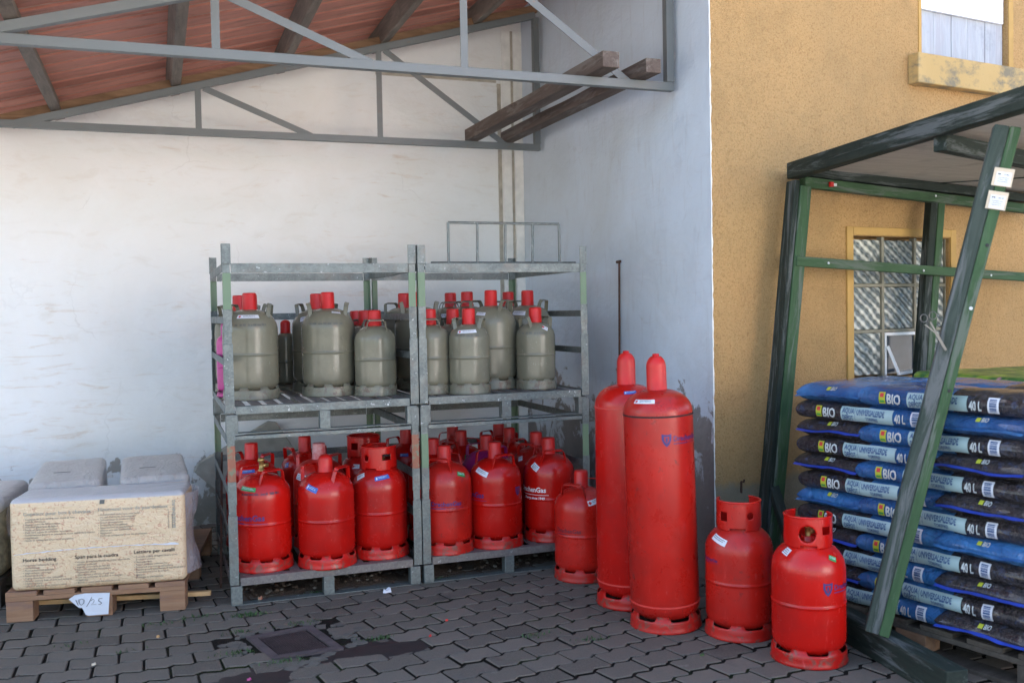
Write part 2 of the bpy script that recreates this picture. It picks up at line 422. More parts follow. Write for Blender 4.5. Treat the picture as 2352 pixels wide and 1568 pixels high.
# ------------------------------------------------------------------ mesh helpers
class MB:
    def __init__(s): s.v = []; s.f = []; s.mi = []
    def add(s, vs, fs, mi=0):
        o = len(s.v)
        s.v += [tuple(v) for v in vs]
        s.f += [tuple(i + o for i in f) for f in fs]
        s.mi += [mi] * len(fs)
        return s
    def box(s, x0, x1, y0, y1, z0, z1, mi=0, T=None):
        vs = [Vector((x, y, z)) for x in (x0, x1) for y in (y0, y1) for z in (z0, z1)]
        if T is not None: vs = [T @ v for v in vs]
        return s.add(vs, [(0, 1, 3, 2), (4, 6, 7, 5), (0, 4, 5, 1), (2, 3, 7, 6), (0, 2, 6, 4), (1, 5, 7, 3)], mi)
    def beam(s, p0, p1, w, h, upv=(0, 0, 1), mi=0, sag=0.0):
        p0 = Vector(p0); p1 = Vector(p1)
        a = (p1 - p0); L = a.length; a.normalize()
        side = a.cross(Vector(upv)).normalized(); u = side.cross(a).normalized()
        T = Matrix((a, side, u)).transposed().to_4x4(); T.translation = p0
        return s.box(0, L, -w / 2, w / 2, -h / 2, h / 2, mi, T)
    def tube(s, pts, r, seg=8, mi=0, cap=True):
        pts = [Vector(p) for p in pts]; vs = []; n = len(pts)
        prev = None
        for i, p in enumerate(pts):
            t = (pts[min(i + 1, n - 1)] - pts[max(i - 1, 0)]).normalized()
            if prev is None:
                prev = t.orthogonal().normalized()
            prev = (prev - t * prev.dot(t)).normalized(); q = t.cross(prev)
            rr = r[i] if isinstance(r, (list, tuple)) else r
            vs += [p + (prev * math.cos(2 * PI * k / seg) + q * math.sin(2 * PI * k / seg)) * rr for k in range(seg)]
        fs = [(i * seg + k, i * seg + (k + 1) % seg, (i + 1) * seg + (k + 1) % seg, (i + 1) * seg + k) for i in range(n - 1) for k in range(seg)]
        if cap: fs += [tuple(range(seg - 1, -1, -1)), tuple((n - 1) * seg + k for k in range(seg))]
        return s.add(vs, fs, mi)
    def lathe(s, prof, seg=48, mi=0, c=(0, 0)):
        vs = []; 
        for r, z in prof:
            vs += [(c[0] + r * math.cos(2 * PI * k / seg), c[1] + r * math.sin(2 * PI * k / seg), z) for k in range(seg)]
        fs = [(i * seg + k, i * seg + (k + 1) % seg, (i + 1) * seg + (k + 1) % seg, (i + 1) * seg + k) for i in range(len(prof) - 1) for k in range(seg)]
        return s.add(vs, fs, mi)
    def strap(s, pts, w, t, mi=0):
        # flat bar along pts; w: list of (width vector), t thickness vector list
        vs = []
        for p, wv, tv in zip(pts, w, t):
            p = Vector(p); wv = Vector(wv) / 2; tv = Vector(tv) / 2
            vs += [p - wv - tv, p + wv - tv, p + wv + tv, p - wv + tv]
        n = len(pts)
        fs = [(i * 4 + k, i * 4 + (k + 1) % 4, (i + 1) * 4 + (k + 1) % 4, (i + 1) * 4 + k) for i in range(n - 1) for k in range(4)]
        fs += [(3, 2, 1, 0), tuple((n - 1) * 4 + k for k in range(4))]
        return s.add(vs, fs, mi)
    def build(s, name, mats, parent=None, smooth=False, bevel=0.0, T=None, solid=0.0):
        me = bpy.data.meshes.new(name)
        me.from_pydata(s.v, [], s.f)
        if not isinstance(mats, (list, tuple)): mats = [mats]
        for mm in mats: me.materials.append(M[mm] if isinstance(mm, str) else mm)
        if len(mats) > 1: me.polygons.foreach_set('material_index', s.mi)
        if smooth: me.polygons.foreach_set('use_smooth', [True] * len(me.polygons))
        me.update()
        o = bpy.data.objects.new(name, me)
        COL.objects.link(o)
        if parent is not None: o.parent = parent
        if T is not None: o.matrix_local = T
        if solid:
            q = o.modifiers.new('s', 'SOLIDIFY'); q.thickness = solid; q.offset = 0
        if bevel:
            q = o.modifiers.new('b', 'BEVEL'); q.width = bevel; q.segments = 2; q.limit_method = 'ANGLE'; q.angle_limit = R(40)
        return o

def tag(o, label=None, cat=None, group=None, kind=None):
    if label: o['label'] = label
    if cat: o['category'] = cat
    if group: o['group'] = group
    if kind: o['kind'] = kind
    return o
def thing(name, label, cat, loc=(0, 0, 0), rz=0.0, group=None):
    o = bpy.data.objects.new(name, None); COL.objects.link(o)
    o.empty_display_size = 0.1
    o.location = loc; o.rotation_euler = (0, 0, rz)
    return tag(o, label, cat, group)

_tc = {}
def text_geo(body, size=1.0, bold=0.0, sx=1.0, align='LEFT', shear=0.0):
    key = (body, size, bold, sx, align, shear)
    if key in _tc: return _tc[key]
    cu = bpy.data.curves.new('t', 'FONT'); cu.body = body; cu.size = size; cu.offset = bold * size
    cu.align_x = align; cu.resolution_u = 2; cu.shear = shear
    o = bpy.data.objects.new('t', cu); COL.objects.link(o)
    dg = bpy.context.evaluated_depsgraph_get()
    me = o.evaluated_get(dg).to_mesh()
    bm = bmesh.new(); bm.from_mesh(me)
    o.evaluated_get(dg).to_mesh_clear()
    for k in range(-1, 6):
        bmesh.ops.bisect_plane(bm, geom=bm.verts[:] + bm.edges[:] + bm.faces[:], plane_co=(0, size * (.05 + k * .14), 0), plane_no=(0, 1, 0))
    bm.verts.ensure_lookup_table()
    for i_, v in enumerate(bm.verts): v.index = i_
    vs = [(v.co.x * sx, v.co.y) for v in bm.verts]; fs = [tuple(v.index for v in p.verts) for p in bm.faces]
    bm.free()
    bpy.data.objects.remove(o); bpy.data.curves.remove(cu)
    _tc[key] = (vs, fs)
    return vs, fs
def put_text(mb, body, x, y, size, f, mi=0, **k):
    vs, fs = text_geo(body, size, **k)
    mb.add([f(x + a, y + b) for a, b in vs], fs, mi)
def put_rect(mb, x0, x1, y0, y1, f, nx=8, ny=2, mi=0, rnd=0.0):
    vs = []
    for j in range(ny + 1):
        for i in range(nx + 1):
            vs.append(f(x0 + (x1 - x0) * i / nx, y0 + (y1 - y0) * j / ny))
    fs = [(j * (nx + 1) + i, j * (nx + 1) + i + 1, (j + 1) * (nx + 1) + i + 1, (j + 1) * (nx + 1) + i) for j in range(ny) for i in range(nx)]
    mb.add(vs, fs, mi)
def marks(mb, x0, x1, y, h, f, rnd, mi=0):
    # a line of print too small to read: uneven short strokes
    x = x0
    while x < x1:
        w = rnd.uniform(0.6, 1.9) * h
        put_rect(mb, x, min(x + w, x1), y, y + h * rnd.uniform(0.6, 1.0), f, 2, 1, mi)
        x += w + h * rnd.choice([0.25, 0.3, 0.35, 0.9])

# ------------------------------------------------------------------ ground
DRN = [(-2.367, -2.551), (-2.068, -2.504), (-1.984, -2.874), (-2.289, -2.885)]
def in_poly(x, y, P):
    c = False
    for i in range(len(P)):
        x0, y0 = P[i]; x1, y1 = P[i - 1]
        if (y0 > y) != (y1 > y) and x < (x1 - x0) * (y - y0) / (y1 - y0) + x0: c = not c
    return c
UX, UY = -2.3, -2.7
THL, THR = 0.0, R(17.0)
def theta(u):
    t = min(1, max(0, (u + 0.75) / 1.5)); t = t * t * (3 - 2 * t)
    return THL + (THR - THL) * t
_us = [-5 + 0.05 * i for i in range(300)]; _P = []
_x, _y = 0, 0
i0 = 100
_P = [None] * 300
_P[i0] = (0.0, 0.0)
for i in range(i0 + 1, 300):
    a = theta(_us[i] - 0.025); _P[i] = (_P[i - 1][0] + 0.05 * math.cos(a), _P[i - 1][1] + 0.05 * math.sin(a))
for i in range(i0 - 1, -1, -1):
    a = theta(_us[i] + 0.025); _P[i] = (_P[i + 1][0] - 0.05 * math.cos(a), _P[i + 1][1] - 0.05 * math.sin(a))
def pave(u, v):
    t = (u + 5) / 0.05; i = int(max(0, min(298, t))); f = t - i
    x = _P[i][0] * (1 - f) + _P[i + 1][0] * f; y = _P[i][1] * (1 - f) + _P[i + 1][1] * f
    a = theta(u) * 0.75
    return UX + x - math.sin(a) * v, UY + y + math.cos(a) * v
def dirt_amt(x, y):
    g = 0
    for cx, cy, rx, ry, am in ((-1.86, -2.93, 0.22, 0.10, 1.0), (-2.36, -3.06, 0.20, 0.10, 0.9), (-2.18, -2.99, 0.16, 0.05, 0.6), (-2.62, -2.42, 0.10, 0.04, 0.55), (-2.32, -2.23, 0.12, 0.05, 0.6), (-1.0, -3.25, 0.2, 0.08, 0.35)):
        q = ((x - cx) / rx) ** 2 + ((y - cy) / ry) ** 2
        g = max(g, am * math.exp(-q * 0.9))
    return g
def paving():
    mb = MB(); tone = []
    Lp, Wp = 0.1985, 0.130
    rng = random.Random(3)
    # outline of one S-shaped stone in (u, v), long sides with the double bend
    for j in range(-26, 24):
        for i in range(-21, 32):
            uc = i * Lp + (Lp / 2 if j % 2 else 0); vc = j * Wp
            x, y = pave(uc, vc)
            if not (-4.6 < x < 2.9 and -5.6 < y < 0.02): continue
            if x > 0 and y > -2.68 + x * .1352: continue
            if in_poly(x, y, [(-2.44, -2.46), (-2.02, -2.42), (-1.90, -2.92), (-2.36, -2.95)]): continue
            g = 0.0046 + rng.uniform(0, 0.0016)
            hx = Lp / 2 - g; hy = Wp / 2 - g - .0026
            am = 0.0105; ep = Lp * .085
            def saw(u_):
                w_ = (u_ + 10 * Lp) % (Lp / 2)
                if w_ < ep: return am * w_ / ep
                if w_ > Lp / 2 - ep: return -am * (Lp / 2 - w_) / ep
                return am * (1 - 2 * (w_ - ep) / (Lp / 2 - 2 * ep))
            us_ = [-hx, -hx + ep - g, -hx * .5, -ep, -ep * .4, ep * .4, ep, hx * .5, hx - ep + g, hx]
            top = [(a_, hy + saw(a_)) for a_ in us_]
            bot = [(a, b - 2 * hy) for a, b in top]
            ol = top + bot[::-1]
            ol = [(a + rng.uniform(-.0018, .0018), b + rng.uniform(-.0018, .0018)) for a, b in ol]
            dz = rng.uniform(-0.002, 0.002) - 0.010 * dirt_amt(x, y)
            tx, ty = rng.uniform(-0.012, 0.012), rng.uniform(-0.012, 0.012)
            r_ = rng.uniform(-0.012, 0.012)
            vs = []
            for k, (sc, zz) in enumerate(((1.0, -0.030), (1.0, -0.004), (0.955, 0.0))):
                for a, b in ol:
                    aa = a * (sc if k == 2 else 1); bb = b * (0.94 if k == 2 else 1)
                    X, Y = pave(uc + aa - r_ * bb, vc + bb + r_ * aa)
                    vs.append((X, Y, zz + dz + tx * a + ty * b))
            n = len(ol)
            fs = [tuple(range(2 * n + n - 1, 2 * n - 1, -1))]
            for L_ in (0, 1):
                fs += [(L_ * n + k, (L_ + 1) * n + k, (L_ + 1) * n + (k + 1) % n, L_ * n + (k + 1) % n) for k in range(n)]
            mb.add(vs, fs, 0)
            for q_ in range(1, n + 1): mb.mi[-q_ - n] = 1
            tone += [min(1, max(0, rng.gauss(0.5, 0.28)))] * (n * 3)
    # joint bed: fine sheet
    vs = []; nx, ny = 190, 150
    for b in range(ny + 1):
        for a in range(nx + 1):
            x = -4.7 + 7.7 * a / nx; y = -5.7 + 5.8 * b / ny
            vs.append((x, y, -0.0085 + 0.003 * noise.noise(Vector((x * 9, y * 9, 1)))))
    fs = [(b * (nx + 1) + a, b * (nx + 1) + a + 1, (b + 1) * (nx + 1) + a + 1, (b + 1) * (nx + 1) + a) for b in range(ny) for a in range(nx)]
    mb.add(vs, fs, 1)
    tone += [0] * len(vs)
    o = mb.build('paving', ['paver', 'joint_soil'])
    at = o.data.attributes.new('tone', 'FLOAT', 'POINT')
    at.data.foreach_set('value', tone)
    tag(o, 'grey S-shaped concrete paving stones with dark mossy joints', 'paving', kind='structure')
paving()
g = MB()
for (x0, x1, y0, y1) in ((-60, -4.7, -60, 30), (3.0, 60, -60, 30), (-4.7, 3.0, -60, -5.7), (-4.7, 3.0, 0.1, 30)):
    g.add([(x0, y0, -0.01), (x1, y0, -0.01), (x1, y1, -0.01), (x0, y1, -0.01)], [(0, 1, 2, 3)])
tag(g.build('ground', 'far_yard'), 'plain grey yard ground round the paving', 'ground', kind='structure')
# wet dirt lying over sunken stones
def dirt_sheet():
    mb = MB(); nx, ny = 170, 110; idx = {}
    vs = []; fs = []
    for b in range(ny + 1):
        for a in range(nx + 1):
            x = -2.95 + 2.3 * a / nx; y = -3.40 + 1.35 * b / ny
            g_ = dirt_amt(x, y) + 0.20 * noise.noise(Vector((x * 13, y * 13, 3))) + 0.08 * noise.noise(Vector((x * 40, y * 40, 3)))
            idx[(a, b)] = (len(vs), g_)
            z = -0.0105 + 0.0105 * min(1, max(0, g_ * 1.1))
            if in_poly(x, y, DRN): z = -0.02
            vs.append((x, y, z))
    for b in range(ny):
        for a in range(nx):
            q = [idx[(a, b)], idx[(a + 1, b)], idx[(a + 1, b + 1)], idx[(a, b + 1)]]
            if max(t[1] for t in q) > 0.25: fs.append(tuple(t[0] for t in q))
    mb.add(vs, fs); o = mb.build('wet_dirt', 'wet_dirt', smooth=True)
    tag(o, 'dark damp dirt lying over the stones round the drain cover', 'dirt', kind='stuff')
dirt_sheet()
# soil under and behind the racks
def soil():
    mb = MB(); nx, ny = 110, 90
    vs = []
    for b in range(ny + 1):
        for a in range(nx + 1):
            x = -2.55 + 2.5 * a / nx; y = -2.0 + 2.0 * b / ny
            e = min(1, max(0, (y + 2.0) / 0.12)) * min(1, max(0, (x + 2.38) / 0.15)) * min(1, max(0, (-0.42 - x + max(0, (y + 1.6) * 3)) / 0.2 + 0.3))
            z = -0.012 + e * (0.022 + 0.022 * noise.noise(Vector((x * 5, y * 5, 0))) + 0.012 * noise.noise(Vector((x * 22, y * 22, 0))) + 0.006 * noise.noise(Vector((x * 60, y * 60, 0))))
            vs.append((x, y, z))
    fs = [(b * (nx + 1) + a, b * (nx + 1) + a + 1, (b + 1) * (nx + 1) + a + 1, (b + 1) * (nx + 1) + a) for b in range(ny) for a in range(nx)]
    mb.add(vs, fs); tag(mb.build('soil', 'soil', smooth=True), 'brown crumbly soil and litter under the racks', 'soil', kind='stuff')
    mb = MB(); rg = random.Random(5)
    for k in range(260):
        x = rg.uniform(-2.33, -0.5); y = rg.uniform(-1.98, -1.3); s = rg.uniform(0.004, 0.014)
        mb.lathe([(0, -s * .6), (s, -s * .2), (s * .9, s * .4), (0, s * .7)], 6, 0 if rg.random() < 0.6 else 1, (x, y))
        nn = 24
        mb.v[-nn:] = [(a + rg.uniform(-s, s) * .3, b, c + 0.022) for a, b, c in mb.v[-nn:]]
    tag(mb.build('gravel', ['soil', 'paver']), 'loose pebbles and crumbs scattered on the soil under the racks', 'gravel', kind='stuff')
    # weeds in joints
    mb = MB()
    spots = [(-2.33, -2.22, 60), (-1.95, -1.99, 24), (-2.42, -2.75, 24), (-2.25, -2.93, 26), (-1.83, -2.80, 20), (-1.3, -2.0, 18), (-2.38, -2.47, 20), (-3.1, -2.35, 8), (-2.88, -2.53, 7), (-1.15, -3.05, 20), (-0.95, -3.2, 16), (-0.55, -2.72, 10), (-2.7, -2.2, 12), (-2.55, -2.15, 16), (-2.1, -2.45, 14)]
    for cx, cy, n_ in spots:
        for k in range(int(n_ * 2.0)):
            x = cx + rg.gauss(0, 0.045); y = cy + rg.gauss(0, 0.014); a = rg.uniform(0, 2 * PI); h = rg.uniform(0.004, 0.013); w = rg.uniform(0.002, 0.005)
            dx, dy = math.cos(a), math.sin(a)
            mb.add([(x - dy * w, y + dx * w, -.004), (x + dy * w, y - dx * w, -.004), (x + dx * h * .6 + dy * w * .6, y + dy * h * .6 - dx * w * .6, h * .8), (x + dx * h, y + dy * h, h)], [(0, 1, 2), (0, 2, 3)])
    tag(mb.build('weeds', 'leaf_green'), 'tiny green weeds and moss tufts growing in the paving joints', 'weeds', kind='stuff')
    # fallen petals / scraps
soil()
# drain cover
def drain():
    c = Vector((sum(p[0] for p in DRN) / 4, sum(p[1] for p in DRN) / 4, 0))
    t = thing('drain_cover', 'rusty square drain cover set in the paving', 'drain cover', c)
    P = [Vector((a - c.x, b - c.y)) for a, b in DRN]
    def L(u, v):  # bilinear
        return (P[0] * (1 - u) + P[1] * u) * (1 - v) + (P[3] * (1 - u) + P[2] * u) * v
    mb = MB()
    for (u0, u1, v0, v1) in ((0, 1, 0, .1), (0, 1, .9, 1), (0, .12, .1, .9), (.88, 1, .1, .9)):
        q = [L(u0, v0), L(u1, v0), L(u1, v1), L(u0, v1)]
        mb.add([(a.x, a.y, z) for z in (-0.03, 0.002) for a in q], [(7, 6, 5, 4), (0, 1, 5, 4), (1, 2, 6, 5), (2, 3, 7, 6), (3, 0, 4, 7)])
    mb.build('frame', 'drain_frame', t, bevel=0.002)
    mb = MB()
    q = [L(.125, .105), L(.875, .105), L(.875, .895), L(.125, .895)]
    mb.add([(a.x, a.y, z) for z in (-0.03, -0.009) for a in q], [(7, 6, 5, 4), (0, 1, 5, 4), (1, 2, 6, 5), (2, 3, 7, 6), (3, 0, 4, 7)])
    n = 17
    for i in range(n):
        for j in range(n):
            u = .15 + .70 * (i + .5) / n; v = .13 + .74 * (j + .5) / n; w = .70 / n * .33
            q = [L(u - w, v - w), L(u + w, v - w), L(u + w, v + w), L(u - w, v + w)]
            mb.add([(a.x, a.y, z) for z in (-0.009, -0.002) for a in q], [(7, 6, 5, 4), (0, 1, 5, 4), (1, 2, 6, 5), (2, 3, 7, 6), (3, 0, 4, 7)])
    mb.build('plate', 'cast_iron', t)
    # broken paving pieces and mortar round it
    mb = MB(); rg = random.Random(11)
    ang0 = 0
    for k in range(90):
        a = rg.uniform(0, 2 * PI); rr = 0.19 + 0.12 * rg.random()
        x = c.x + math.cos(a) * rr * 1.0; y = c.y + math.sin(a) * (rr + .02)
        if in_poly(x, y, DRN): continue
        s = rg.uniform(0.016, 0.034); n_ = rg.choice([4, 5, 6]); r0 = rg.random() * 6
        ol = [(x + s * rg.uniform(.8, 1.2) * math.cos(r0 + 2 * PI * i / n_), y + s * rg.uniform(.7, 1.1) * math.sin(r0 + 2 * PI * i / n_)) for i in range(n_)]
        if any(in_poly(a_, b_, DRN) for a_, b_ in ol): continue
        z = rg.uniform(-.005, .000)
        mb.add([(a_, b_, zz) for zz in (-0.02, z) for a_, b_ in ol], [tuple(range(n_, 2 * n_))] + [(i, (i + 1) % n_, n_ + (i + 1) % n_, n_ + i) for i in range(n_)])
    tag(mb.build('paving_scraps', 'concrete_patch'), 'broken stone pieces mortared round the drain cover', 'rubble', kind='stuff')
drain()
def litter(name, label, x, y, s, matn, rz=0.3, h=0.008):
    mb = MB(); rg = random.Random(int(abs(x * y) * 1000))
    ol = [(s * rg.uniform(.6, 1.1) * math.cos(a), s * .6 * rg.uniform(.6, 1.1) * math.sin(a)) for a in [i * PI / 4 for i in range(8)]]
    mb.add([(a, b, 0.0015) for a, b in ol] + [(a * .8, b * .8, h * (1 + .5 * math.sin(i * 2))) for i, (a, b) in enumerate(ol)], [tuple(range(8, 16))] + [(i, (i + 1) % 8, 8 + (i + 1) % 8, 8 + i) for i in range(8)])
    o = mb.build(name, matn); o.location = (x, y, 0.0); o.rotation_euler = (0, 0, rz)
    tag(o, label, 'litter')
litter('paper_scrap', 'crumpled clear white wrapper on the paving just in front of the racks', -1.62, -2.13, 0.032, 'paper', h=0.016)
litter('petal', 'bright pink scrap on the paving at the front', -2.40, -3.09, 0.010, 'pink_paint')
litter('petal', 'tiny red crumb on the paving right of the drain', -1.60, -2.88, 0.008, 'cap_red')
litter('petal', 'tiny red crumb on the paving in front of the stack of bottles', -1.47, -2.70, 0.008, 'cap_red')
litter('pebble', 'small pale pebble on the paving at the front left', -2.99, -2.66, 0.012, 'paper_old')
litter('pebble', 'small yellowish crumb on the paving below the wood shavings pallet', -2.74, -2.40, 0.010, 'lath')
litter('leaf', 'small green leaf on the paving at the bottom edge', -0.62, -3.56, 0.014, 'leaf_green')
litter('brick_chip', 'small orange brick chip in front of the left rack foot', -2.25, -2.0, 0.016, 'post_orange', h=0.015)

# ------------------------------------------------------------------ walls
WT = 5.6
bw = MB()
bw.box(-14, -0.0, 0, 0.3, -0.05, WT)
o = bw.build('back_wall', 'white_render')
tag(o, 'tall scratched white rendered wall behind the gas bottle racks', 'wall')
# old door outline in the plaster: thin grooves and a proud strip, parts of the wall
def wp(name, x0, x1, z0, z1, t, mt):
    q = MB(); q.box(x0, x1, -t, 0.02, z0, z1); q.build(name, mt, o, bevel=0.003)
wp('plaster_strip', -0.208, -0.176, 0.2, 3.19, 0.004, 'groove_render')
wp('plaster_strip', -0.170, -0.098, 0.2, 3.60, 0.011, 'trim_render')
wp('plaster_strip', -0.094, -0.074, 0.2, 3.60, 0.004, 'groove_render')
wp('plaster_strip', -0.070, -0.0005, 0.2, 3.60, 0.009, 'trim_render')
wp('plaster_strip', -1.15, -0.212, 3.196, 3.222, 0.004, 'groove_render')
E0 = Vector((0, -2.679, 0)); YA = R(7.7)
ydir = Vector((math.cos(YA), math.sin(YA), 0)); ynor = Vector((-math.sin(YA), math.cos(YA), 0))
def YP(s, off, z):  # off > 0: in front of the wall
    return E0 + ydir * s - ynor * off + Vector((0, 0, z))
yb = thing('yellow_building', 'ochre roughcast building with a boarded upper window and white side wall', 'building', E0, YA)
sw = MB()
P_ = [(0, 0), (0, -2.679), (.006, -2.6782), (.006, -2.40), (.25, -2.40), (.25, 0)]
sw.add([(x, y, z) for z in (-.05, WT + .4) for x, y in P_], [tuple(range(6, 12)), (5, 4, 3, 2, 1, 0)] + [(i, (i + 1) % 6, 6 + (i + 1) % 6, 6 + i) for i in range(6)])
swo = sw.build('side_wall', 'sky_tinted_render', yb)
swo.matrix_parent_inverse = (Matrix.Translation(E0) @ Matrix.Rotation(YA, 4, 'Z')).inverted()
tag(swo, 'pale white rendered side wall with skylight blue in its colour and damp patches')
ce = MB(); top_ = []; n_z = 260
for k in range(n_z + 1):
    z_ = WT * k / n_z; w_ = .0075 + .006 * noise.noise(Vector((0, 3, z_ * 16))) + .004 * noise.noise(Vector((0, 5, z_ * 60)))
    top_ += [(.0, -.0016, z_), (max(.002, w_), -.0016, z_), (max(.002, w_), .0, z_)]
ce.add(top_, [(k * 3, k * 3 + 1, k * 3 + 4, k * 3 + 3) for k in range(n_z)] + [(k * 3 + 1, k * 3 + 2, k * 3 + 5, k * 3 + 4) for k in range(n_z)])
ce.build('corner_edge', 'trim_render', yb)
# front wall with window recesses (local coords: x = s, y = depth (+ into the wall), z)
def wall_holes(S0, S1, Z0, Z1, holes, depth):
    mb = MB()
    xs = sorted({S0, S1} | {h[0] for h in holes} | {h[1] for h in holes})
    zs = sorted({Z0, Z1} | {h[2] for h in holes} | {h[3] for h in holes})
    for a in range(len(xs) - 1):
        for b in range(len(zs) - 1):
            x0, x1, z0, z1 = xs[a], xs[a + 1], zs[b], zs[b + 1]
            hole = any(h[0] <= x0 and x1 <= h[1] and h[2] <= z0 and z1 <= h[3] for h in holes)
            y = depth if hole else 0
            mb.add([(x0, y, z0), (x1, y, z0), (x1, y, z1), (x0, y, z1)], [(0, 1, 2, 3)])
    for x0, x1, z0, z1 in holes:
        mb.add([(x0, 0, z0), (x0, depth, z0), (x0, depth, z1), (x0, 0, z1)], [(0, 1, 2, 3)])
        mb.add([(x1, 0, z0), (x1, depth, z0), (x1, depth, z1), (x1, 0, z1)], [(3, 2, 1, 0)])
        mb.add([(x0, 0, z0), (x1, 0, z0), (x1, depth, z0), (x0, depth, z0)], [(0, 1, 2, 3)])
        mb.add([(x0, 0, z1), (x1, 0, z1), (x1, depth, z1), (x0, depth, z1)], [(3, 2, 1, 0)])
    mb.add([(S0 + .08, .3, Z0), (S1, .3, Z0), (S1, .3, Z1), (S0 + .08, .3, Z1)], [(3, 2, 1, 0)])
    mb.add([(S0, 0, Z1), (S1, 0, Z1), (S1, .3, Z1), (S0 + .08, .3, Z1)], [(0, 1, 2, 3)])
    return mb
UW = (1.600, 2.405, 2.905, 4.1); LW = (1.022, 1.840, 1.018, 1.838)
wall_holes(0.0065, 9.0, -0.05, WT + 0.4, [UW, LW], 0.12).build('wall', 'yellow_roughcast', yb)
q = MB(); q.box(1.485, 2.60, -0.075, 0.0, 2.73, 2.905); q.build('window_sill', 'sill_paint', yb, bevel=0.006)
for xa, xb in ((1.575, 1.598), (2.407, 2.45)):
    w = MB(); w.box(xa, xb, -0.006, 0.10, 2.905, 4.1); w.build('window_trim', 'yellow_surround', yb)
q = MB()
xx = 1.602
for k, w_ in enumerate((.155, .16, .15, .165, .17)):
    q.box(xx, xx + w_ - 0.003, 0.035 + 0.002 * (k % 2), 0.055, 2.908, 3.30); xx += w_
q.build('shutter_planks', 'white_planks', yb, bevel=0.002)
q = MB(); q.box(1.602, 2.375, 0.012, 0.030, 3.195, 4.08); q.build('white_panel', 'white_board', yb)
# lower window
q = MB(); q.box(.967, 1.018, -.012, .02, .96, 1.890); q.box(1.844, 1.895, -.012, .02, .96, 1.890); q.box(1.0181, 1.8439, -.0119, .02, 1.842, 1.888)
wf = q.build('window_surround', 'yellow_surround', yb, bevel=0.004)
win = MB(); win.box(LW[0], LW[1], .060, .085, LW[2], LW[3])
cols = [1.030, 1.292, 1.568, 1.832]; rows = [1.026, 1.290, 1.556, 1.830]
gw = MB()
for a in (1, 2): gw.box(cols[a] - .010, cols[a] + .010, .022, .0599, LW[2] + .001, LW[3] - .001)
for b in (1, 2):
    for i in range(3): gw.box(cols[i] + (.0101 if i else -.008), cols[i + 1] - (.0101 if i < 2 else -.008), .0225, .0599, rows[b] - .009, rows[b] + .009)
gw.box(LW[0], LW[0] + .008, .0225, .0598, LW[2] + .002, LW[3] - .002); gw.box(LW[1] - .008, LW[1], .0225, .0598, LW[2] + .002, LW[3] - .002)
wo = gw.build('window', 'mortar', yb, bevel=0.002)
for i in range(3):
    for j in range(3):
        p_ = MB(); a0 = cols[i] + .011; a1 = cols[i + 1] - .011; b0 = rows[j] + .010; b1 = rows[j + 1] - .010
        if i == 0: a0 = cols[0] + .001
        if i == 2: a1 = cols[3] - .001
        p_.box(a0, a1, .032, .059, b0, b1)
        if i == 1 and j == 0:
            p_.build('pane', 'dark_glass', wo)
        else:
            p_.build('pane', 'pattern_glass', wo, bevel=0.006)
# white vent frame hinged open at the bottom of the middle column
v = MB(); v.box(1.303, 1.557, .018, .0315, 1.262, 1.279); v.box(1.303, 1.316, .0185, .0314, 1.03, 1.2615)
v.beam((1.316, .012, 1.20), (1.352, -.035, 1.045), .016, .016); v.beam((1.345, -.037, 1.040), (1.47, -.037, 1.050), .018, .018)
v.build('vent_frame', 'white_frame', wo)
# old wall hook with rusty streak
t = MB(); t.box(.176, .184, -.008, 0, .46, .52); t.tube([(.180, -.004, .52), (.180, -.025, .522), (.180, -.028, .535)], .005)
t.build('wall_hook', 'rusty', yb)
# dark door post at the right
q = MB(); q.box(2.60, 2.66, -.02, .0, 0, 1.62); q.box(2.60, 2.66, -.0201, .0, 1.6201, 1.70)
q.build('door_post', 'dark_frame', yb)
# roof of both buildings: plain overhang well above the picture
q = MB(); q.box(-14, 0.5, -0.25, 6, WT + 0.001, WT + 0.15); o2 = q.build('roof', 'cast_iron', o)
# unseen pale facade added behind the viewer for warm fill and bottle highlights
hs = thing('bounce_facade', 'unseen pale facade added behind the viewer to bounce sunlight on the shed', 'bounce_facade', (2.0, -18.5, 0))
wall_holes(0, 7.5, -.05, 5.2, [(1.2, 2.1, 1.0, 2.3), (5.0, 5.9, 1.0, 2.3), (3.1, 4.0, 0.0, 2.1), (1.2, 2.1, 3.3, 4.5), (5.0, 5.9, 3.3, 4.5)], .15).build('wall', 'white_board', hs, T=Matrix.Translation((7.5, 0, 0)) @ Matrix.Rotation(PI, 4, 'Z'))
q = MB(); q.add([(-.3, .4, 5.1), (7.8, .4, 5.1), (7.8, -2.4, 7.4), (-.3, -2.4, 7.4)], [(0, 1, 2, 3)]); q.build('roof', 'roof_sheet_red', hs, solid=.08)
# rod leaning on side wall
t = MB(); t.tube([(-0.045, -1.62, 0.0), (-0.02, -1.64, 0.9), (-0.012, -1.645, 1.735)], .0065); t.tube([(-0.035, -1.66, 1.735), (0.0, -1.64, 1.741)], .009)
tag(t.build('metal_rod', 'rusty', smooth=True), 'thin rusty rod standing upright against the bluish side wall', 'rod')

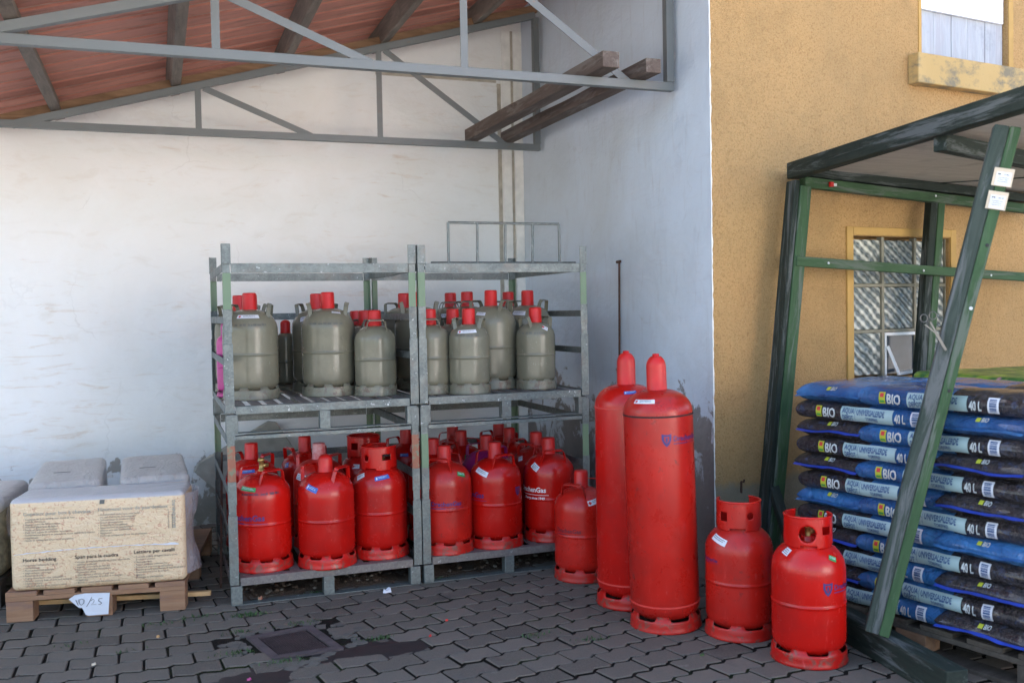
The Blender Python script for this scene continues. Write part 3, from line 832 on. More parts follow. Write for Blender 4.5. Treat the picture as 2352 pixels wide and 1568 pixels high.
# ------------------------------------------------------------------ shed roof and trusses
SL = 0.2793
def zroof(x, base=2.705): return base + SL * (x + 3.332)      # upper edge of the truss top chord
shed = thing('shed_canopy', 'open shed canopy of red corrugated sheets on grey steel trusses', 'canopy', (0, 0, 0))
def roof_sheet():
    mb = MB(); XS = (-4.4, -3.1, -1.8, -0.002); y0, y1 = -3.05, -0.002
    pit = 0.205; y = y0; prof = []
    while y < y1 - pit:
        prof += [(y, 0), (y + pit * .70, 0), (y + pit * .79, .026), (y + pit * .91, .026)]; y += pit
    prof.append((y, 0)); prof.append((y1, 0))
    vs = []
    for x in XS:
        for yy, h in prof: vs.append((x, yy, zroof(x) + .135 + h))
    n_ = len(prof)
    fs = [(a * n_ + i, a * n_ + i + 1, (a + 1) * n_ + i + 1, (a + 1) * n_ + i) for a in range(len(XS) - 1) for i in range(n_ - 1)]
    mb.add(vs, fs)
    return mb.build('roof_sheet', 'roof_sheet_red', shed, solid=0.003)
rs = roof_sheet()
mb = MB(); y = -3.05
while y < -0.15:
    mb.box(-4.39, -0.01, y + .205 * .70 - .004, y + .205 * .70 + .004, -0.0015, 0.0015)
    y += 0.205
T = Matrix.Translation((0, 0, zroof(0) + .131)) @ Matrix.Rotation(-math.atan(SL), 4, 'Y')
mb.v = [tuple(T @ Vector((a / math.cos(math.atan(SL)), b, c))) for a, b, c in mb.v]
mb.build('rib_edges', 'roof_rib', rs)
for i, x in enumerate((-3.27, -2.56, -1.86, -1.18, -0.50)):
    q = MB(); q.beam((x, -3.0, zroof(x) + .072), (x, -0.10, zroof(x) + .072), .062, .115, (-SL, 0, 1)); q.build('purlin', 'purlin_wood', shed, bevel=0.004)
def truss(y, tz, xl, topx):
    s = .045
    mb = MB()
    # bottom chord: two angles back to back (flange + web)
    mb.box(xl, -0.03, y - .022, y - .018, tz, tz + .045); mb.box(xl, -0.03, y - .0179, y + .022, tz, tz + .004)
    mb.box(xl, -0.03, y + .0, y + .004, tz + .0041, tz + .045)
    # top chord
    mb.beam((-3.50, y, zroof(-3.50) - .022), (-.055, y, zroof(-.055) - .022), .045, .045, (0, 0, 1))
    # right end post
    mb.box(-.073, -.028, y - .0225, y + .0225, tz + .0461, zroof(-.05) - .04)
    o = mb.build('truss', 'truss_grey', shed, bevel=0.002)
    # side wall angle
    for x in (-2.415, -1.222):
        q = MB(); q.box(x - .019, x + .019, y - .0175, y - .0125, tz + .02, zroof(x) - .04); q.build('strut', 'truss_grey', o)
    for (xa, za, xb, zb) in ((-2.38, None, -1.69, tz + .03), (-1.18, None, -.30, tz + .03)):
        za = zroof(xa) - .045
        q = MB(); q.beam((xa, y - .0095, za), (xb, y - .0095, zb), .005, .040, (0, 0, 1)); q.build('brace', 'truss_grey', o)
    return o
truss(-0.418, 2.618, -4.1, 0)
truss(-2.352, 2.625, -4.1, 0)
q = MB(); q.beam((-3.6, -0.36, zroof(-3.6) + .035), (-.02, -0.36, zroof(-.02) + .035), .07, .05, (0, 0, 1)); q.build('wall_plate', 'eave_wood', shed)
q = MB(); q.beam((-4.2, -2.30, zroof(-4.2) + .008), (-.02, -2.30, zroof(-.02) + .008), .06, .012, (0, 0, 1)); q.build('batten', 'galvanised', shed)
q = MB(); q.box(-.032, .032, -.001, .001, 0, .085); o_ = q.build('folded_card', 'paper'); o_.location = (-.487, -1.70, .9925); o_.rotation_euler = (R(-14), 0, R(55)); tag(o_, 'small white folded card on the deck at the right end of the upper rack', 'card')
# two loose timbers laid across the trusses
def timber(label, x0, x1, y0, y1, w, h, endm=None):
    mb = MB(); n_ = 10; P = []
    z = 2.674
    for i in range(n_ + 1):
        t = i / n_; x = x0 + (x1 - x0) * t; y = y0 + (y1 - y0) * t
        hh = h * (1 - 0.10 * math.exp(-((t - .45) / .12) ** 2))
        ww = w
        P += [(x - ww / 2, y, z), (x + ww / 2, y, z), (x + ww / 2, y, z + hh), (x - ww / 2, y, z + hh)]
    fs = [(i * 4 + k, i * 4 + (k + 1) % 4, (i + 1) * 4 + (k + 1) % 4, (i + 1) * 4 + k) for i in range(n_) for k in range(4)] + [(0, 3, 2, 1), tuple(n_ * 4 + k for k in range(4))]
    mb.add(P, fs); o = mb.build('timber_beam', 'timber_old', bevel=0.004)
    tag(o, label, 'timber', 'loose timbers across the trusses')
    # wire hooks
    return o
timber('dark brown timber laid across the trusses, the left one of two', -0.50, -0.54, -2.56, -0.36, .095, .082)
timber('pale-ended timber across the trusses beside the end post, right of the other', -0.235, -0.27, -2.52, -0.36, .088, .075)

# ------------------------------------------------------------------ stacking racks
RACK_W, RACK_D = 0.978, 1.175
def make_rack(x0, y0, z0, label, postm=('post_green',) * 4, z=None):
    t = thing('stacking_rack', label, 'rack', (x0, y0, z0), 0, 'galvanised stacking racks')
    W, D = RACK_W, RACK_D
    for k, (px, py) in enumerate(((0, 0), (W, 0), (0, D), (W, D))):
        sx = 1 if px == 0 else -1; sy = 1 if py == 0 else -1
        mb = MB()
        def Lp(z_0, z_1, w, th, out=0.0, mi=0):
            xa, xb = sorted((px - sx * out, px + sx * (w - out))); ya, yb_ = sorted((py - sy * out, py + sy * (th - out)))
            mb.box(xa, xb, ya, yb_, z_0, z_1, mi)
            xa, xb = sorted((px - sx * out, px + sx * (th - out))); ya, yb_ = sorted((py + sy * (th - out + .0002), py + sy * (w - out)))
            mb.box(xa, xb, ya, yb_, z_0, z_1, mi)
        Lp(0.105, 0.45, .044, .004, .004, 0)      # wide lower sleeve
        Lp(0.4501, 0.505, .036, .004, 0, 0)
        Lp(0.5051, 0.62, .041, .004, .002, 0)      # upper sleeve
        Lp(0.6201, 0.80, .038, .004, 0, 1)         # painted post
        post = mb.build('post', ['galvanised', postm[k]], t, bevel=0.001)
        q = MB(); xa, xb = sorted((px - sx * .002, px + sx * .040)); ya, yb_ = sorted((py - sy * .004, py + sy * .001))
        q.box(xa, xb, ya, yb_, .845, .945)
        xa, xb = sorted((px - sx * .004, px)); ya, yb_ = sorted((py - sy * .0, py + sy * .038)); q.box(xa, xb, ya + .0012, yb_, .845, .945)
        q.box(px - .018 * 1 + sx * .018, px + .018 + sx * .018, min(py + sy * .002, py + sy * .03), max(py + sy * .002, py + sy * .03), .80, .845)
        q.build('post_cap', 'galvanised', post, bevel=0.001)
    # deck frame
    mb = MB()
    mb.box(.046, W - .046, -.002, .004, .097, .137); mb.box(.046, W - .046, D - .004, D + .002, .097, .137)
    mb.box(-.002, .004, .0461, D - .0461, .097, .137); mb.box(W - .004, W + .002, .0461, D - .0461, .097, .137)
    mb.box(.046, W - .046, .0041, .05, .131, .1365)
    mb.build('deck_frame', 'galvanised_dirty' if z0 == 0 else 'galvanised', t, bevel=0.001)
    mb = MB(); n_ = 11
    for i in range(n_):
        xc = .075 + (W - .15) * i / (n_ - 1)
        mb.box(xc - .024, xc + .024, .0501, D - .0045, .126, .1345)
    mb.build('deck_slats', 'galvanised_dirty', t)
    # feet and runner
    for fy in (0.0, D - .06):
        for fx in (.0, W / 2 - .03, W - .06):
            q = MB(); q.box(fx, fx + .055, fy, fy + .055, .004, .0968); q.build('foot', 'galvanised', t, bevel=0.003)
    q = MB(); q.box(.0, W, .0005, .055, 0, .0038); q.build('runner', 'galvanised', t)
    q = MB(); q.box(.0, W, D - .0605, D - .005, 0, .0038); q.build('runner', 'galvanised', t)
    # top rails
    q = MB()
    q.box(.04, W - .04, -.001, .003, .800 if z0 else .829, .848); q.box(.04, W - .04, .0031, .045, .844, .848)
    q.build('top_rail', 'galvanised', t, bevel=0.001)
    q = MB(); q.box(.04, W - .04, D - .003, D + .001, .800, .848); q.build('top_rail', 'galvanised', t)
    for xx in (0.0, W):
        q = MB(); xa = -.001 if xx == 0 else W - .003
        q.box(xa, xa + .004, .04, D - .04, .808, .848); q.build('top_rail', 'galvanised', t)
        for zz in (.34, .55):
            q = MB(); q.box(xa, xa + .004, .045, D - .045, zz, zz + .035); q.build('side_rail', 'galvanised', t)
    q = MB(); q.box(.04, W - .04, D - .003, D + .001, .56, .60); q.build('back_rail', 'galvanised', t)
    q = MB(); q.box(.04, W - .04, D - .003, D + .001, .33, .36); q.build('back_rail', 'galvanised', t)
    return t
RX1, RX2, RY = -2.394, -1.402, -2.052
OR = ('post_orange', 'post_orange', 'post_green', 'post_green')
make_rack(RX1, RY, 0, 'lower left stacking rack with rust orange front posts, holding red bottles', OR)
make_rack(RX2, RY, 0, 'lower right stacking rack with a green front post, holding red bottles')
make_rack(RX1, RY, 0.858, 'upper left stacking rack with slatted deck, holding large grey bottles')
make_rack(RX2, RY, 0.858, 'upper right stacking rack under a wire grid, holding grey bottles')
# wire grid on the right rack
def wire_grid():
    t = thing('wire_grid', 'upright galvanised wire grid standing on top of the right rack', 'grid', (-1.195, -1.93, 1.711))
    q = MB(); n_ = 4; W = 0.66; H = .225
    q.tube([(0, 0, 0), (0, 0, H)], .0072, 6); q.tube([(W, 0, 0), (W, 0, H)], .0072, 6)
    q.tube([(0, 0, H), (W, 0, H)], .0072, 6)
    for i in (1, 2, 3): q.tube([(W * i / n_, 0, 0), (W * i / n_ + .004, 0, H)], .0066, 6)
    q.build('upright_frame', 'galvanised', t)
    q = MB(); q.tube([(-.1, .0, .006), (W + .1, .0, .006)], .006, 6); q.tube([(-.1, .75, .006), (W + .1, .75, .006)], .006, 6)
    for i in range(5): q.tube([(W * i / n_, .0, .006), (W * i / n_, .75, .006)], .005, 6)
    q.build('lying_frame', 'galvanised', t)
wire_grid()

# ------------------------------------------------------------------ gas bottles
def ellipse_profile(Rr, z0, hb, z1, ht, seam, neck_r=.034, neck=.012):
    P = []
    for k in range(0, 9):
        a = R(-90 + 90 * k / 8); P.append((max(0.001, Rr * math.cos(a) ** .75 if k < 8 else Rr), z0 + hb + hb * math.sin(a)))
    if seam:
        for s_ in seam: P += [(Rr, s_ - .08), (Rr, s_ - .012), (Rr, s_ - .0045), (Rr + .0018, s_ - .003), (Rr + .0018, s_ + .003), (Rr, s_ + .0045), (Rr, s_ + .012), (Rr, s_ + .05)]
    P += [(Rr, z1 - .02), (Rr, z1)]
    for k in range(1, 12):
        a = R(90 * k / 12); P.append((Rr * math.cos(a) ** .8, z1 + ht * math.sin(a)))
    P = [p for p in P if not (p[1] > z1 and p[0] < neck_r)]
    P += [(neck_r, z1 + ht * .985), (neck_r, z1 + ht + neck), (0.001, z1 + ht + neck)]
    return P
class Surf:
    """maps (x along circumference, y up the profile from z0) on a turned body"""
    def __init__(s, prof, z0, theta, off=.0012):
        s.p = [q for q in prof if q[0] > .03]; s.th = theta; s.off = off
        s.L = [0]
        for a, b in zip(s.p, s.p[1:]): s.L.append(s.L[-1] + math.hypot(b[0] - a[0], b[1] - a[1]))
        for i, (a, b) in enumerate(zip(s.p, s.p[1:])):
            if a[1] <= z0 <= b[1] and b[1] > a[1]:
                s.l0 = s.L[i] + (z0 - a[1]) / (b[1] - a[1]) * (s.L[i + 1] - s.L[i]); s.r0 = a[0] + (b[0] - a[0]) * (z0 - a[1]) / (b[1] - a[1]); break
    def __call__(s, x, y, off=None):
        l = s.l0 + y; i = 0
        while i < len(s.L) - 2 and s.L[i + 1] < l: i += 1
        a, b = s.p[i], s.p[i + 1]; d_ = max(1e-6, s.L[i + 1] - s.L[i]); t = (l - s.L[i]) / d_
        r = a[0] + (b[0] - a[0]) * t; z = a[1] + (b[1] - a[1]) * t
        nr, nz = (b[1] - a[1]) / d_, -(b[0] - a[0]) / d_
        o_ = s.off if off is None else off
        r += nr * o_; z += nz * o_
        th = s.th + x / s.r0
        return (r * math.cos(th), r * math.sin(th), z)
def slant(f, ang, cx=0, cy=0):
    ca, sa = math.cos(ang), math.sin(ang)
    return lambda x, y, off=None: f(cx + x * ca - y * sa, cy + x * sa + y * ca, off)
def add_label(t, prof, z, th, kind, w=.085, h=.035, ang=0.0, rg=random):
    mat_ = {'white': 'label_white', 'hazard': 'label_white', 'blue': 'label_blue', 'green': 'label_green'}[kind]
    f = slant(Surf(prof, z, th), ang)
    mb = MB(); put_rect(mb, -w / 2, w / 2, -h / 2, h / 2, f, 10, 4)
    lab = mb.build('label', mat_, t, smooth=True)
    g2 = lambda x, y: f(x, y, .0018)
    mb = MB(); ink = 'ink_grey' if kind in ('white', 'hazard') else 'label_white'
    x0 = -w * .42
    if kind == 'hazard':
        s_ = h * .36
        vs = [g2(-w * .38 + a * s_ * 1.0, b * s_) for a, b in ((-1, 0), (0, -1), (1, 0), (0, 1))]
        mb.add(vs, [(0, 1, 2, 3)], 1); x0 = -w * .22
    if kind == 'blue': put_rect(mb, x0, x0 + h * .3, -h * .3, h * .3, g2, 2, 2, 0); x0 += h * .45
    k = 3 if h > .03 else 2
    for i in range(k):
        y = h * (.25 - .25 * i) - h * .07
        marks(mb, x0, w * .42 - rg.random() * w * .12, y, h * .13, g2, rg)
    mb.build('print', [ink, 'ink_red'], lab)
def foot_ring(t, Rr, matn, tabs=8, h0=.050, h1=.083, rot=0.0, low=0.0):
    N = tabs * 18; vs = []
    rows_ = [(Rr + .001, 0), (Rr + .004, .004), (Rr + .001, .010), (Rr, .03)]
    for r, z in rows_: vs += [(r * math.cos(2 * PI * k / N + rot), r * math.sin(2 * PI * k / N + rot), z) for k in range(N)]
    for lev in (0, 1):
        for k in range(N):
            ph = (k % 18) / 18.0
            d_ = abs(ph - .5) * 2
            e = min(1, max(0, (.48 - d_) / .14)); e = e * e * (3 - 2 * e)
            zt = h0 + (h1 - h0) * e
            if lev == 0: z = h0 - .008; r = Rr - .001
            else: z = zt; r = Rr - .002 - .012 * e
            vs.append((r * math.cos(2 * PI * k / N + rot), r * math.sin(2 * PI * k / N + rot), z))
    nr = 6
    fs = [(i * N + k, i * N + (k + 1) % N, (i + 1) * N + (k + 1) % N, (i + 1) * N + k) for i in range(nr - 1) for k in range(N)]
    mb = MB(); mb.add(vs, fs); mb.build('foot_ring', matn, t, smooth=True, solid=.004)
def cap_part(t, r, z0, z1, matn, dome=False, nub=False):
    P = [(r * .9, z0), (r * 1.03, z0 + .001), (r * 1.03, z0 + .010), (r, z0 + .012)]
    if dome:
        zc = z1 - r * (1.15 if nub else .75); hh = z1 - zc
        P.append((r * .97, zc))
        for k in range(1, 9): a = R(90 * k / 9); P.append((r * .97 * math.cos(a), zc + hh * math.sin(a)))
        if nub: P = P[:-2] + [(r * .33, z1 - .006), (r * .33, z1 + .004), (.001, z1 + .006)]
        else: P.append((.001, z1))
    else:
        P += [(r * .96, z1 - .008), (r * .92, z1 - .003), (r * .82, z1), (.001, z1 + .001)]
    mb = MB(); mb.lathe(P, 32); mb.build('cap', matn, t, smooth=True, bevel=0)
def handle(t, Rr, zb, ht, ang, matn, rad=.62, half=.055, rise=.050, width=.024):
    """flat bar grip standing on the shoulder at angle ang, bar running tangentially"""
    er = Vector((math.cos(ang), math.sin(ang), 0)); et = Vector((-math.sin(ang), math.cos(ang), 0)); ez = Vector((0, 0, 1))
    r0 = Rr * rad
    def zs(r): return zb + ht * math.sqrt(max(0, 1 - (min(r, Rr * .999) / Rr) ** 2.4))
    def shell(tt, rr):
        return zs(math.hypot(tt, rr))
    lean = (er * .30 + ez).normalized()
    pts = []; ws = []; ths = []
    base_r = r0 + .004
    za = shell(half * 1.25, base_r) - .008; zt = shell(0, r0) + rise
    seq = [(-half * 1.25, base_r, za), (-half * 1.02, base_r + .010, zt - .016), (-half * .88, base_r + .014, zt - .003), (-half * .70, base_r + .015, zt),
           (half * .70, base_r + .015, zt), (half * .88, base_r + .014, zt - .003), (half * 1.02, base_r + .010, zt - .016), (half * 1.25, base_r, za)]
    for i, (a, r, z) in enumerate(seq):
        pts.append(et * a + er * r + ez * z)
        mid = 2 <= i <= 5
        wv = (er * .96 - ez * .28 * (1 if mid else 0)) * width
        ws.append(wv)
        if mid and i in (3, 4): ths.append(ez * .005 + er * .001)
        elif mid: ths.append((ez + et * (1 if a > 0 else -1)).normalized() * .005)
        else: ths.append(et * (.005 if a > 0 else .005))
    mb = MB(); mb.strap(pts, ws, ths); mb.build('handle', matn, t, bevel=.0012)
def collar(t, r, z0, z1, matn, rot=0.0, holes=(), gap=(None, None)):
    """shroud with cut-outs; holes: ('c', angle, z, radius) or ('r', angle, z, halfangle, halfheight)"""
    N = 200; Mz = 34
    def inside(a, z):
        for hl in holes:
            da = (a - hl[1] + PI) % (2 * PI) - PI
            if hl[0] == 'c' and math.hypot(da * r, z - hl[2]) < hl[3]: return True
            if hl[0] == 'r' and abs(da * r) < hl[3] and abs(z - hl[2]) < hl[4]: return True
        if gap[0] is not None:
            da = (a - gap[0] + PI) % (2 * PI) - PI
            if abs(da) < gap[1] and z > z1 - .038: return True
        # notches at the foot
        if z < z0 + .010 and (math.sin(a * 4 + rot) > .15): return True
        return False
    vs = []
    for j in range(Mz + 1):
        z = z0 + (z1 - z0) * j / Mz
        for k in range(N):
            a = 2 * PI * k / N; zz = z; aa = a
            for hl in holes:
                if hl[0] == 'c':
                    da = (a - hl[1] + PI) % (2 * PI) - PI; dx, dz_ = da * r, z - hl[2]; dd = math.hypot(dx, dz_)
                    if dd > 1e-5 and abs(dd - hl[3]) < .0034: s_ = hl[3] / dd; aa = hl[1] + dx * s_ / r; zz = hl[2] + dz_ * s_
            rr = r * (1.0 + .02 * (1 - (z - z0) / (z1 - z0)))
            vs.append((rr * math.cos(aa), rr * math.sin(aa), zz))
    fs = []
    for j in range(Mz):
        for k in range(N):
            ac = 2 * PI * (k + .5) / N; zc = z0 + (z1 - z0) * (j + .5) / Mz
            if not inside(ac, zc): fs.append((j * N + k, j * N + (k + 1) % N, (j + 1) * N + (k + 1) % N, (j + 1) * N + k))
    mb = MB(); mb.add(vs, fs); mb.build('collar', matn, t, smooth=True, solid=.0035)
    # rolled rim
    a0, a1 = (0, 2 * PI) if gap[0] is None else (gap[0] + gap[1], gap[0] + 2 * PI - gap[1])
    mb = MB(); pts = [(r * math.cos(a0 + (a1 - a0) * k / 60), r * math.sin(a0 + (a1 - a0) * k / 60), z1) for k in range(61)]
    mb.tube(pts, .005, 8); mb.build('collar_rim', matn, t, smooth=True)
def valve(t, z, matn='brass'):
    mb = MB(); mb.lathe([(.018, z), (.018, z + .012), (.012, z + .014), (.012, z + .05), (.016, z + .052), (.018, z + .064), (.014, z + .072), (.001, z + .073)], 12)
    mb.tube([(0, 0, z + .032), (.034, .012, z + .032)], .011, 10)
    mb.build('valve', matn, t, smooth=True)
def shield(mb, f, x, y, s):
    ol = [(-.5, .6), (-.17, .5), (.17, .5), (.5, .6), (.5, .0), (.3, -.45), (0, -.75), (-.3, -.45), (-.5, 0)]
    il = [(a * .55, b * .55 + .02) for a, b in ol]
    n_ = len(ol)
    mb.add([f(x + a * s, y + b * s) for a, b in ol + il], [(i, (i + 1) % n_, n_ + (i + 1) % n_, n_ + i) for i in range(n_)])
    mb.add([f(x + a * s, y + b * s) for a, b in ((-.12, .2), (.12, .2), (.10, -.2), (0, -.32), (-.1, -.2))], [(0, 1, 2, 3, 4)])
CUR = {}
def bottle(kind, paint, label, x, y, z, phi=0.0, labels=(), text=None, capm='cap_red', dome=False, hrot=None, open_valve=False, group=None, cat='gas bottle', sc=1.0, weld='same', collar_holes=(), collar_gap=(None, None), tabs=8, trot=0.2, stamp=False, name=None, capx=True):
    rg = random.Random(int(abs(x * 7919 + y * 104729 + z * 31) * 100))
    thc = math.atan2(CAM.y - y, CAM.x - x)     # direction towards the viewer's side of the yard
    nm = name or {'11': 'gas_bottle', '5': 'small_gas_bottle', '33': 'tall_gas_cylinder', 'c': 'collar_gas_bottle', 's': 'slim_gas_cylinder'}[kind]
    t = thing(nm, label, cat, (x, y, z), 0, group)
    if kind == '11' or kind == 'c':
        Rr, z0, hb, z1, ht, seam, cz = .148, .026, .068, .372, .118, [.243], .476
        H = .578
    elif kind == '5': Rr, z0, hb, z1, ht, seam, cz, H = .114, .024, .052, .300, .088, [.200], .378, .472
    elif kind == '33': Rr, z0, hb, z1, ht, seam, cz, H = .157, .030, .075, .975, .105, [], 1.07, 1.235
    elif kind == 's': Rr, z0, hb, z1, ht, seam, cz, H = .056, .03, .02, .30, .05, [.17], .34, .425
    Rr *= 1.0; 
    if kind in ('11',): z1 = z1
    prof = ellipse_profile(Rr, z0, hb, z1, ht, seam, .030 if kind != 's' else .018)
    mb = MB(); mb.lathe(prof, 56); mb.build('body', paint, t, smooth=True)
    foot_ring(t, Rr + .001, paint + '_worn', tabs=tabs if kind != 's' else 4, h0=.053 if kind != 's' else .03, h1=.076 if kind != 's' else .045, rot=trot + thc)
    if kind == '33':
        for zz in (.968, .118):
            q = MB(); q.lathe([(Rr, zz - .004), (Rr + .0025, zz - .003), (Rr + .0025, zz + .003), (Rr, zz + .004)], 56)
            q.build('weld_seam', 'seam_dark' if (zz > .5 and weld == 'dark') else 'seam_light', t)
    if kind == '33': cap_part(t, .046, cz - .01, H, capm, True, True)
    elif kind == 's': cap_part(t, .0155 * 2.0, cz, H, capm, True)
    elif kind == 'c':
        collar(t, .094, cz - .006, .592, paint, thc, [(h[0], thc + h[1]) + tuple(h[2:]) for h in collar_holes], (None if collar_gap[0] is None else thc + collar_gap[0], collar_gap[1]))
        valve(t, cz + .008)
    elif open_valve: valve(t, cz + .02)
    else: cap_part(t, .0385 if kind == '11' else .0375, cz + .004, H, capm, dome)
    if kind in ('11', '5'):
        hr = PI / 2 if hrot is None else hrot
        for s_ in (0, PI):
            handle(t, Rr, z1, ht, thc + hr + s_, paint, rad=.60 if kind == '11' else .52, half=.058 if kind == '11' else .047, rise=.045 if kind == '11' else .038)
    for (lk, lphi, lz, lw, lh, la) in labels:
        add_label(t, prof, lz, thc + lphi, lk, lw, lh, la, rg)
    if stamp:
        f = Surf(prof, z1 + ht * .22, thc, .0009); mb = MB()
        marks(mb, -Rr * .75, Rr * .6, 0, .013, f, rg); mb.build('stamped_print', 'ink_stamp' if paint.startswith('grey') else 'ink_dull', t)
    if text:
        for (kind_, tphi, tz, size, ink) in text:
            f = Surf(prof, tz, thc + tphi, .0010); mb = MB()
            if kind_ == 'full' or kind_ == 'word':
                put_text(mb, 'DrachenGas', 0, 0, size, f, bold=.022)
                w_ = size * 5.4
                put_rect(mb, 0, w_ * .45, -size * .42, -size * .30, f, 14, 1); put_rect(mb, w_ * .45, w_, -size * .38, -size * .34, f, 14, 1)
                if kind_ == 'full': shield(mb, f, -size * .95, size * .25, size * 1.35)
            elif kind_ == 'since':
                put_text(mb, 'DrachenGas', 0, 0, size, f, bold=.022)
                w_ = size * 5.4
                put_rect(mb, 0, w_, -size * .44, -size * .38, f, 20, 1)
                put_text(mb, 'Energy since 1949', w_ * .22, -size * 1.05, size * .50, f, bold=.03)
            elif kind_ == 'shield':
                shield(mb, f, 0, 0, size)
            mb.build('lettering', ink, t)
    return t
U, L_ = 0.993 - .0005, 0.1345
GU = 'grey gas bottles on the upper racks'; GL = 'red gas bottles on the lower racks'
# upper left rack
bottle('11', 'grey_paint', 'big grey bottle with curved white hazard sticker, left front of the upper rack', -2.226, -1.56, U, labels=[('hazard', -.08, .448, .115, .024, 0)], stamp=True, hrot=PI / 2, group=GU, trot=.1)
bottle('11', 'grey_paint', 'grey gas bottle directly behind the big one at the left end of the upper rack', -2.192, -1.24, U, hrot=1.2, group=GU)
bottle('11', 'grey_paint', 'grey gas bottle at the back of the left corner, its cap leftmost of all', -2.233, -.965 + .03, U, hrot=1.8, group=GU)
bottle('s', 'grey_paint', 'slim grey cylinder with domed red cap between two big grey bottles', -1.966, -.99, U, group=GU, cat='gas cylinder')
bottle('11', 'grey_paint', 'grey gas bottle half hidden behind the middle big bottle of the upper left rack', -1.806, -1.20, U, hrot=1.3, labels=[('white', -.55, .43, .06, .03, .2)], group=GU)
bottle('11', 'grey_paint', 'big grey gas bottle standing in the middle of the upper left rack', -1.800, -1.56, U, hrot=PI / 2, stamp=True, labels=[('white', .45, .462, .05, .014, -.2)], group=GU, trot=.35)
bottle('5', 'grey_paint', 'smaller grey bottle gripped in front, right front of the upper left rack', -1.568, -1.715, U, hrot=0.12, group=GU, trot=.5)
bottle('5', 'grey_paint', 'smaller grey gas bottle right behind the front one in the upper left rack', -1.570, -1.455, U, hrot=0.5, group=GU)
bottle('5', 'grey_paint', 'smaller grey gas bottle at the back right of the upper left rack', -1.562, -1.16, U, hrot=0.3, group=GU)
# upper right rack
bottle('11', 'grey_paint', 'shaded grey gas bottle at the far left back of the upper right rack', -1.232, -1.045, U, hrot=.9, group=GU)
bottle('11', 'grey_paint', 'grey gas bottle seen only between the two middle rack posts', -1.228, -1.40, U, hrot=1.6, labels=[('white', -.7, .43, .06, .03, .2)], group=GU)
bottle('5', 'grey_paint', 'small scratched grey gas bottle at the left front of the upper right rack', -1.268, -1.775, U, hrot=.05, group=GU, trot=.15)
bottle('5', 'grey_paint', 'small grey bottle with curved hazard sticker, second along the upper right rack front', -1.073, -1.885, U, hrot=1.4, labels=[('hazard', -.10, .345, .105, .02, .05)], group=GU, trot=.3, stamp=True)
bottle('5', 'grey_paint', 'small shaded grey bottle behind the two front left ones, upper right rack', -1.079, -1.60, U, hrot=.6, group=GU)
bottle('11', 'grey_paint', 'tall grey gas bottle standing behind the middle of the upper right rack', -.848, -1.62, U, hrot=1.05, labels=[('white', -.5, .44, .06, .022, -.1)], group=GU, trot=.5, stamp=False)
bottle('11', 'grey_paint', 'grey bottle in the upper right rack, left cap of the back pair', -.92, -1.03, U, hrot=.1, labels=[('white', -.3, .43, .05, .03, 0)], group=GU)
bottle('11', 'grey_paint', 'grey bottle in the upper right rack, right cap of the pair behind', -.897, -1.31 + .0, U, hrot=.2, group=GU)
bottle('5', 'grey_paint', 'small grey bottle with round hazard sticker, right front of the upper right rack', -.639, -1.80, U, hrot=-1.0, labels=[('hazard', .62, .352, .034, .026, -.6)], group=GU, trot=.2, stamp=True)
bottle('11', 'grey_paint', 'grey gas bottle behind the tagged one with a white sticker on its shoulder', -.557, -1.47, U, hrot=1.2, labels=[('white', -.45, .44, .085, .03, -.05)], group=GU)
bottle('11', 'grey_paint', 'grey gas bottle in the shaded right back corner of the upper right rack', -.555, -1.12, U, hrot=.4, group=GU)
# the pink one stands in the upper left rack behind its post
# lower left rack
RP, RF = 'red_paint', 'red_faded'
bottle('11', RP, 'red bottle with bare brass valve and green sticker, lower left rack front', -2.213, -1.85, L_, hrot=.55, open_valve=True, labels=[('green', -.55, .428, .085, .022, -.12)], text=[('word', -1.36, .268, .042, 'ink_blue')], group=GL, trot=.1, stamp=True)
bottle('11', RP, 'red bottle with domed cap and blue sticker, middle front, lower left rack', -1.893, -1.925, L_, dome=True, hrot=.95, labels=[('blue', -.55, .418, .07, .028, -.35)], group=GL, trot=.35)
bottle('c', RP, 'red bottle with high collar and blue sticker, right front, lower left rack', -1.590, -1.85, L_, collar_holes=[('c', -.78, .535, .016), ('r', .45, .540, .026, .017), ('r', 2.6, .54, .03, .02)], collar_gap=(2.2, .45), labels=[('blue', .12, .437, .078, .024, .18), ('white', -.9, .44, .05, .03, .6)], group=GL, trot=.2)
bottle('11', RP, 'red bottle with blue sticker in the left back corner, lower left rack', -2.213, -1.28, L_, hrot=1.0, labels=[('blue', -.2, .432, .085, .02, .05)], group=GL)
bottle('11', RP, 'red bottle with small blue sticker, middle back of the lower left rack', -1.885, -1.12, L_, hrot=-1.1, labels=[('blue', -.9, .42, .03, .03, .3)], group=GL)
bottle('11', RF, 'red gas bottle whose cap is worn to pinkish white, in the lower left rack', -1.855, -1.47, L_, hrot=1.0, capm='cap_worn', labels=[('white', -.75, .40, .085, .034, -.15)], group=GL)
bottle('c', RP, 'red bottle with high collar and hazard sticker, behind the other collared one', -1.578, -1.38, L_, collar_holes=[('r', -.6, .54, .022, .02), ('c', .6, .54, .016)], labels=[('hazard', -.35, .43, .04, .026, 0)], group=GL)
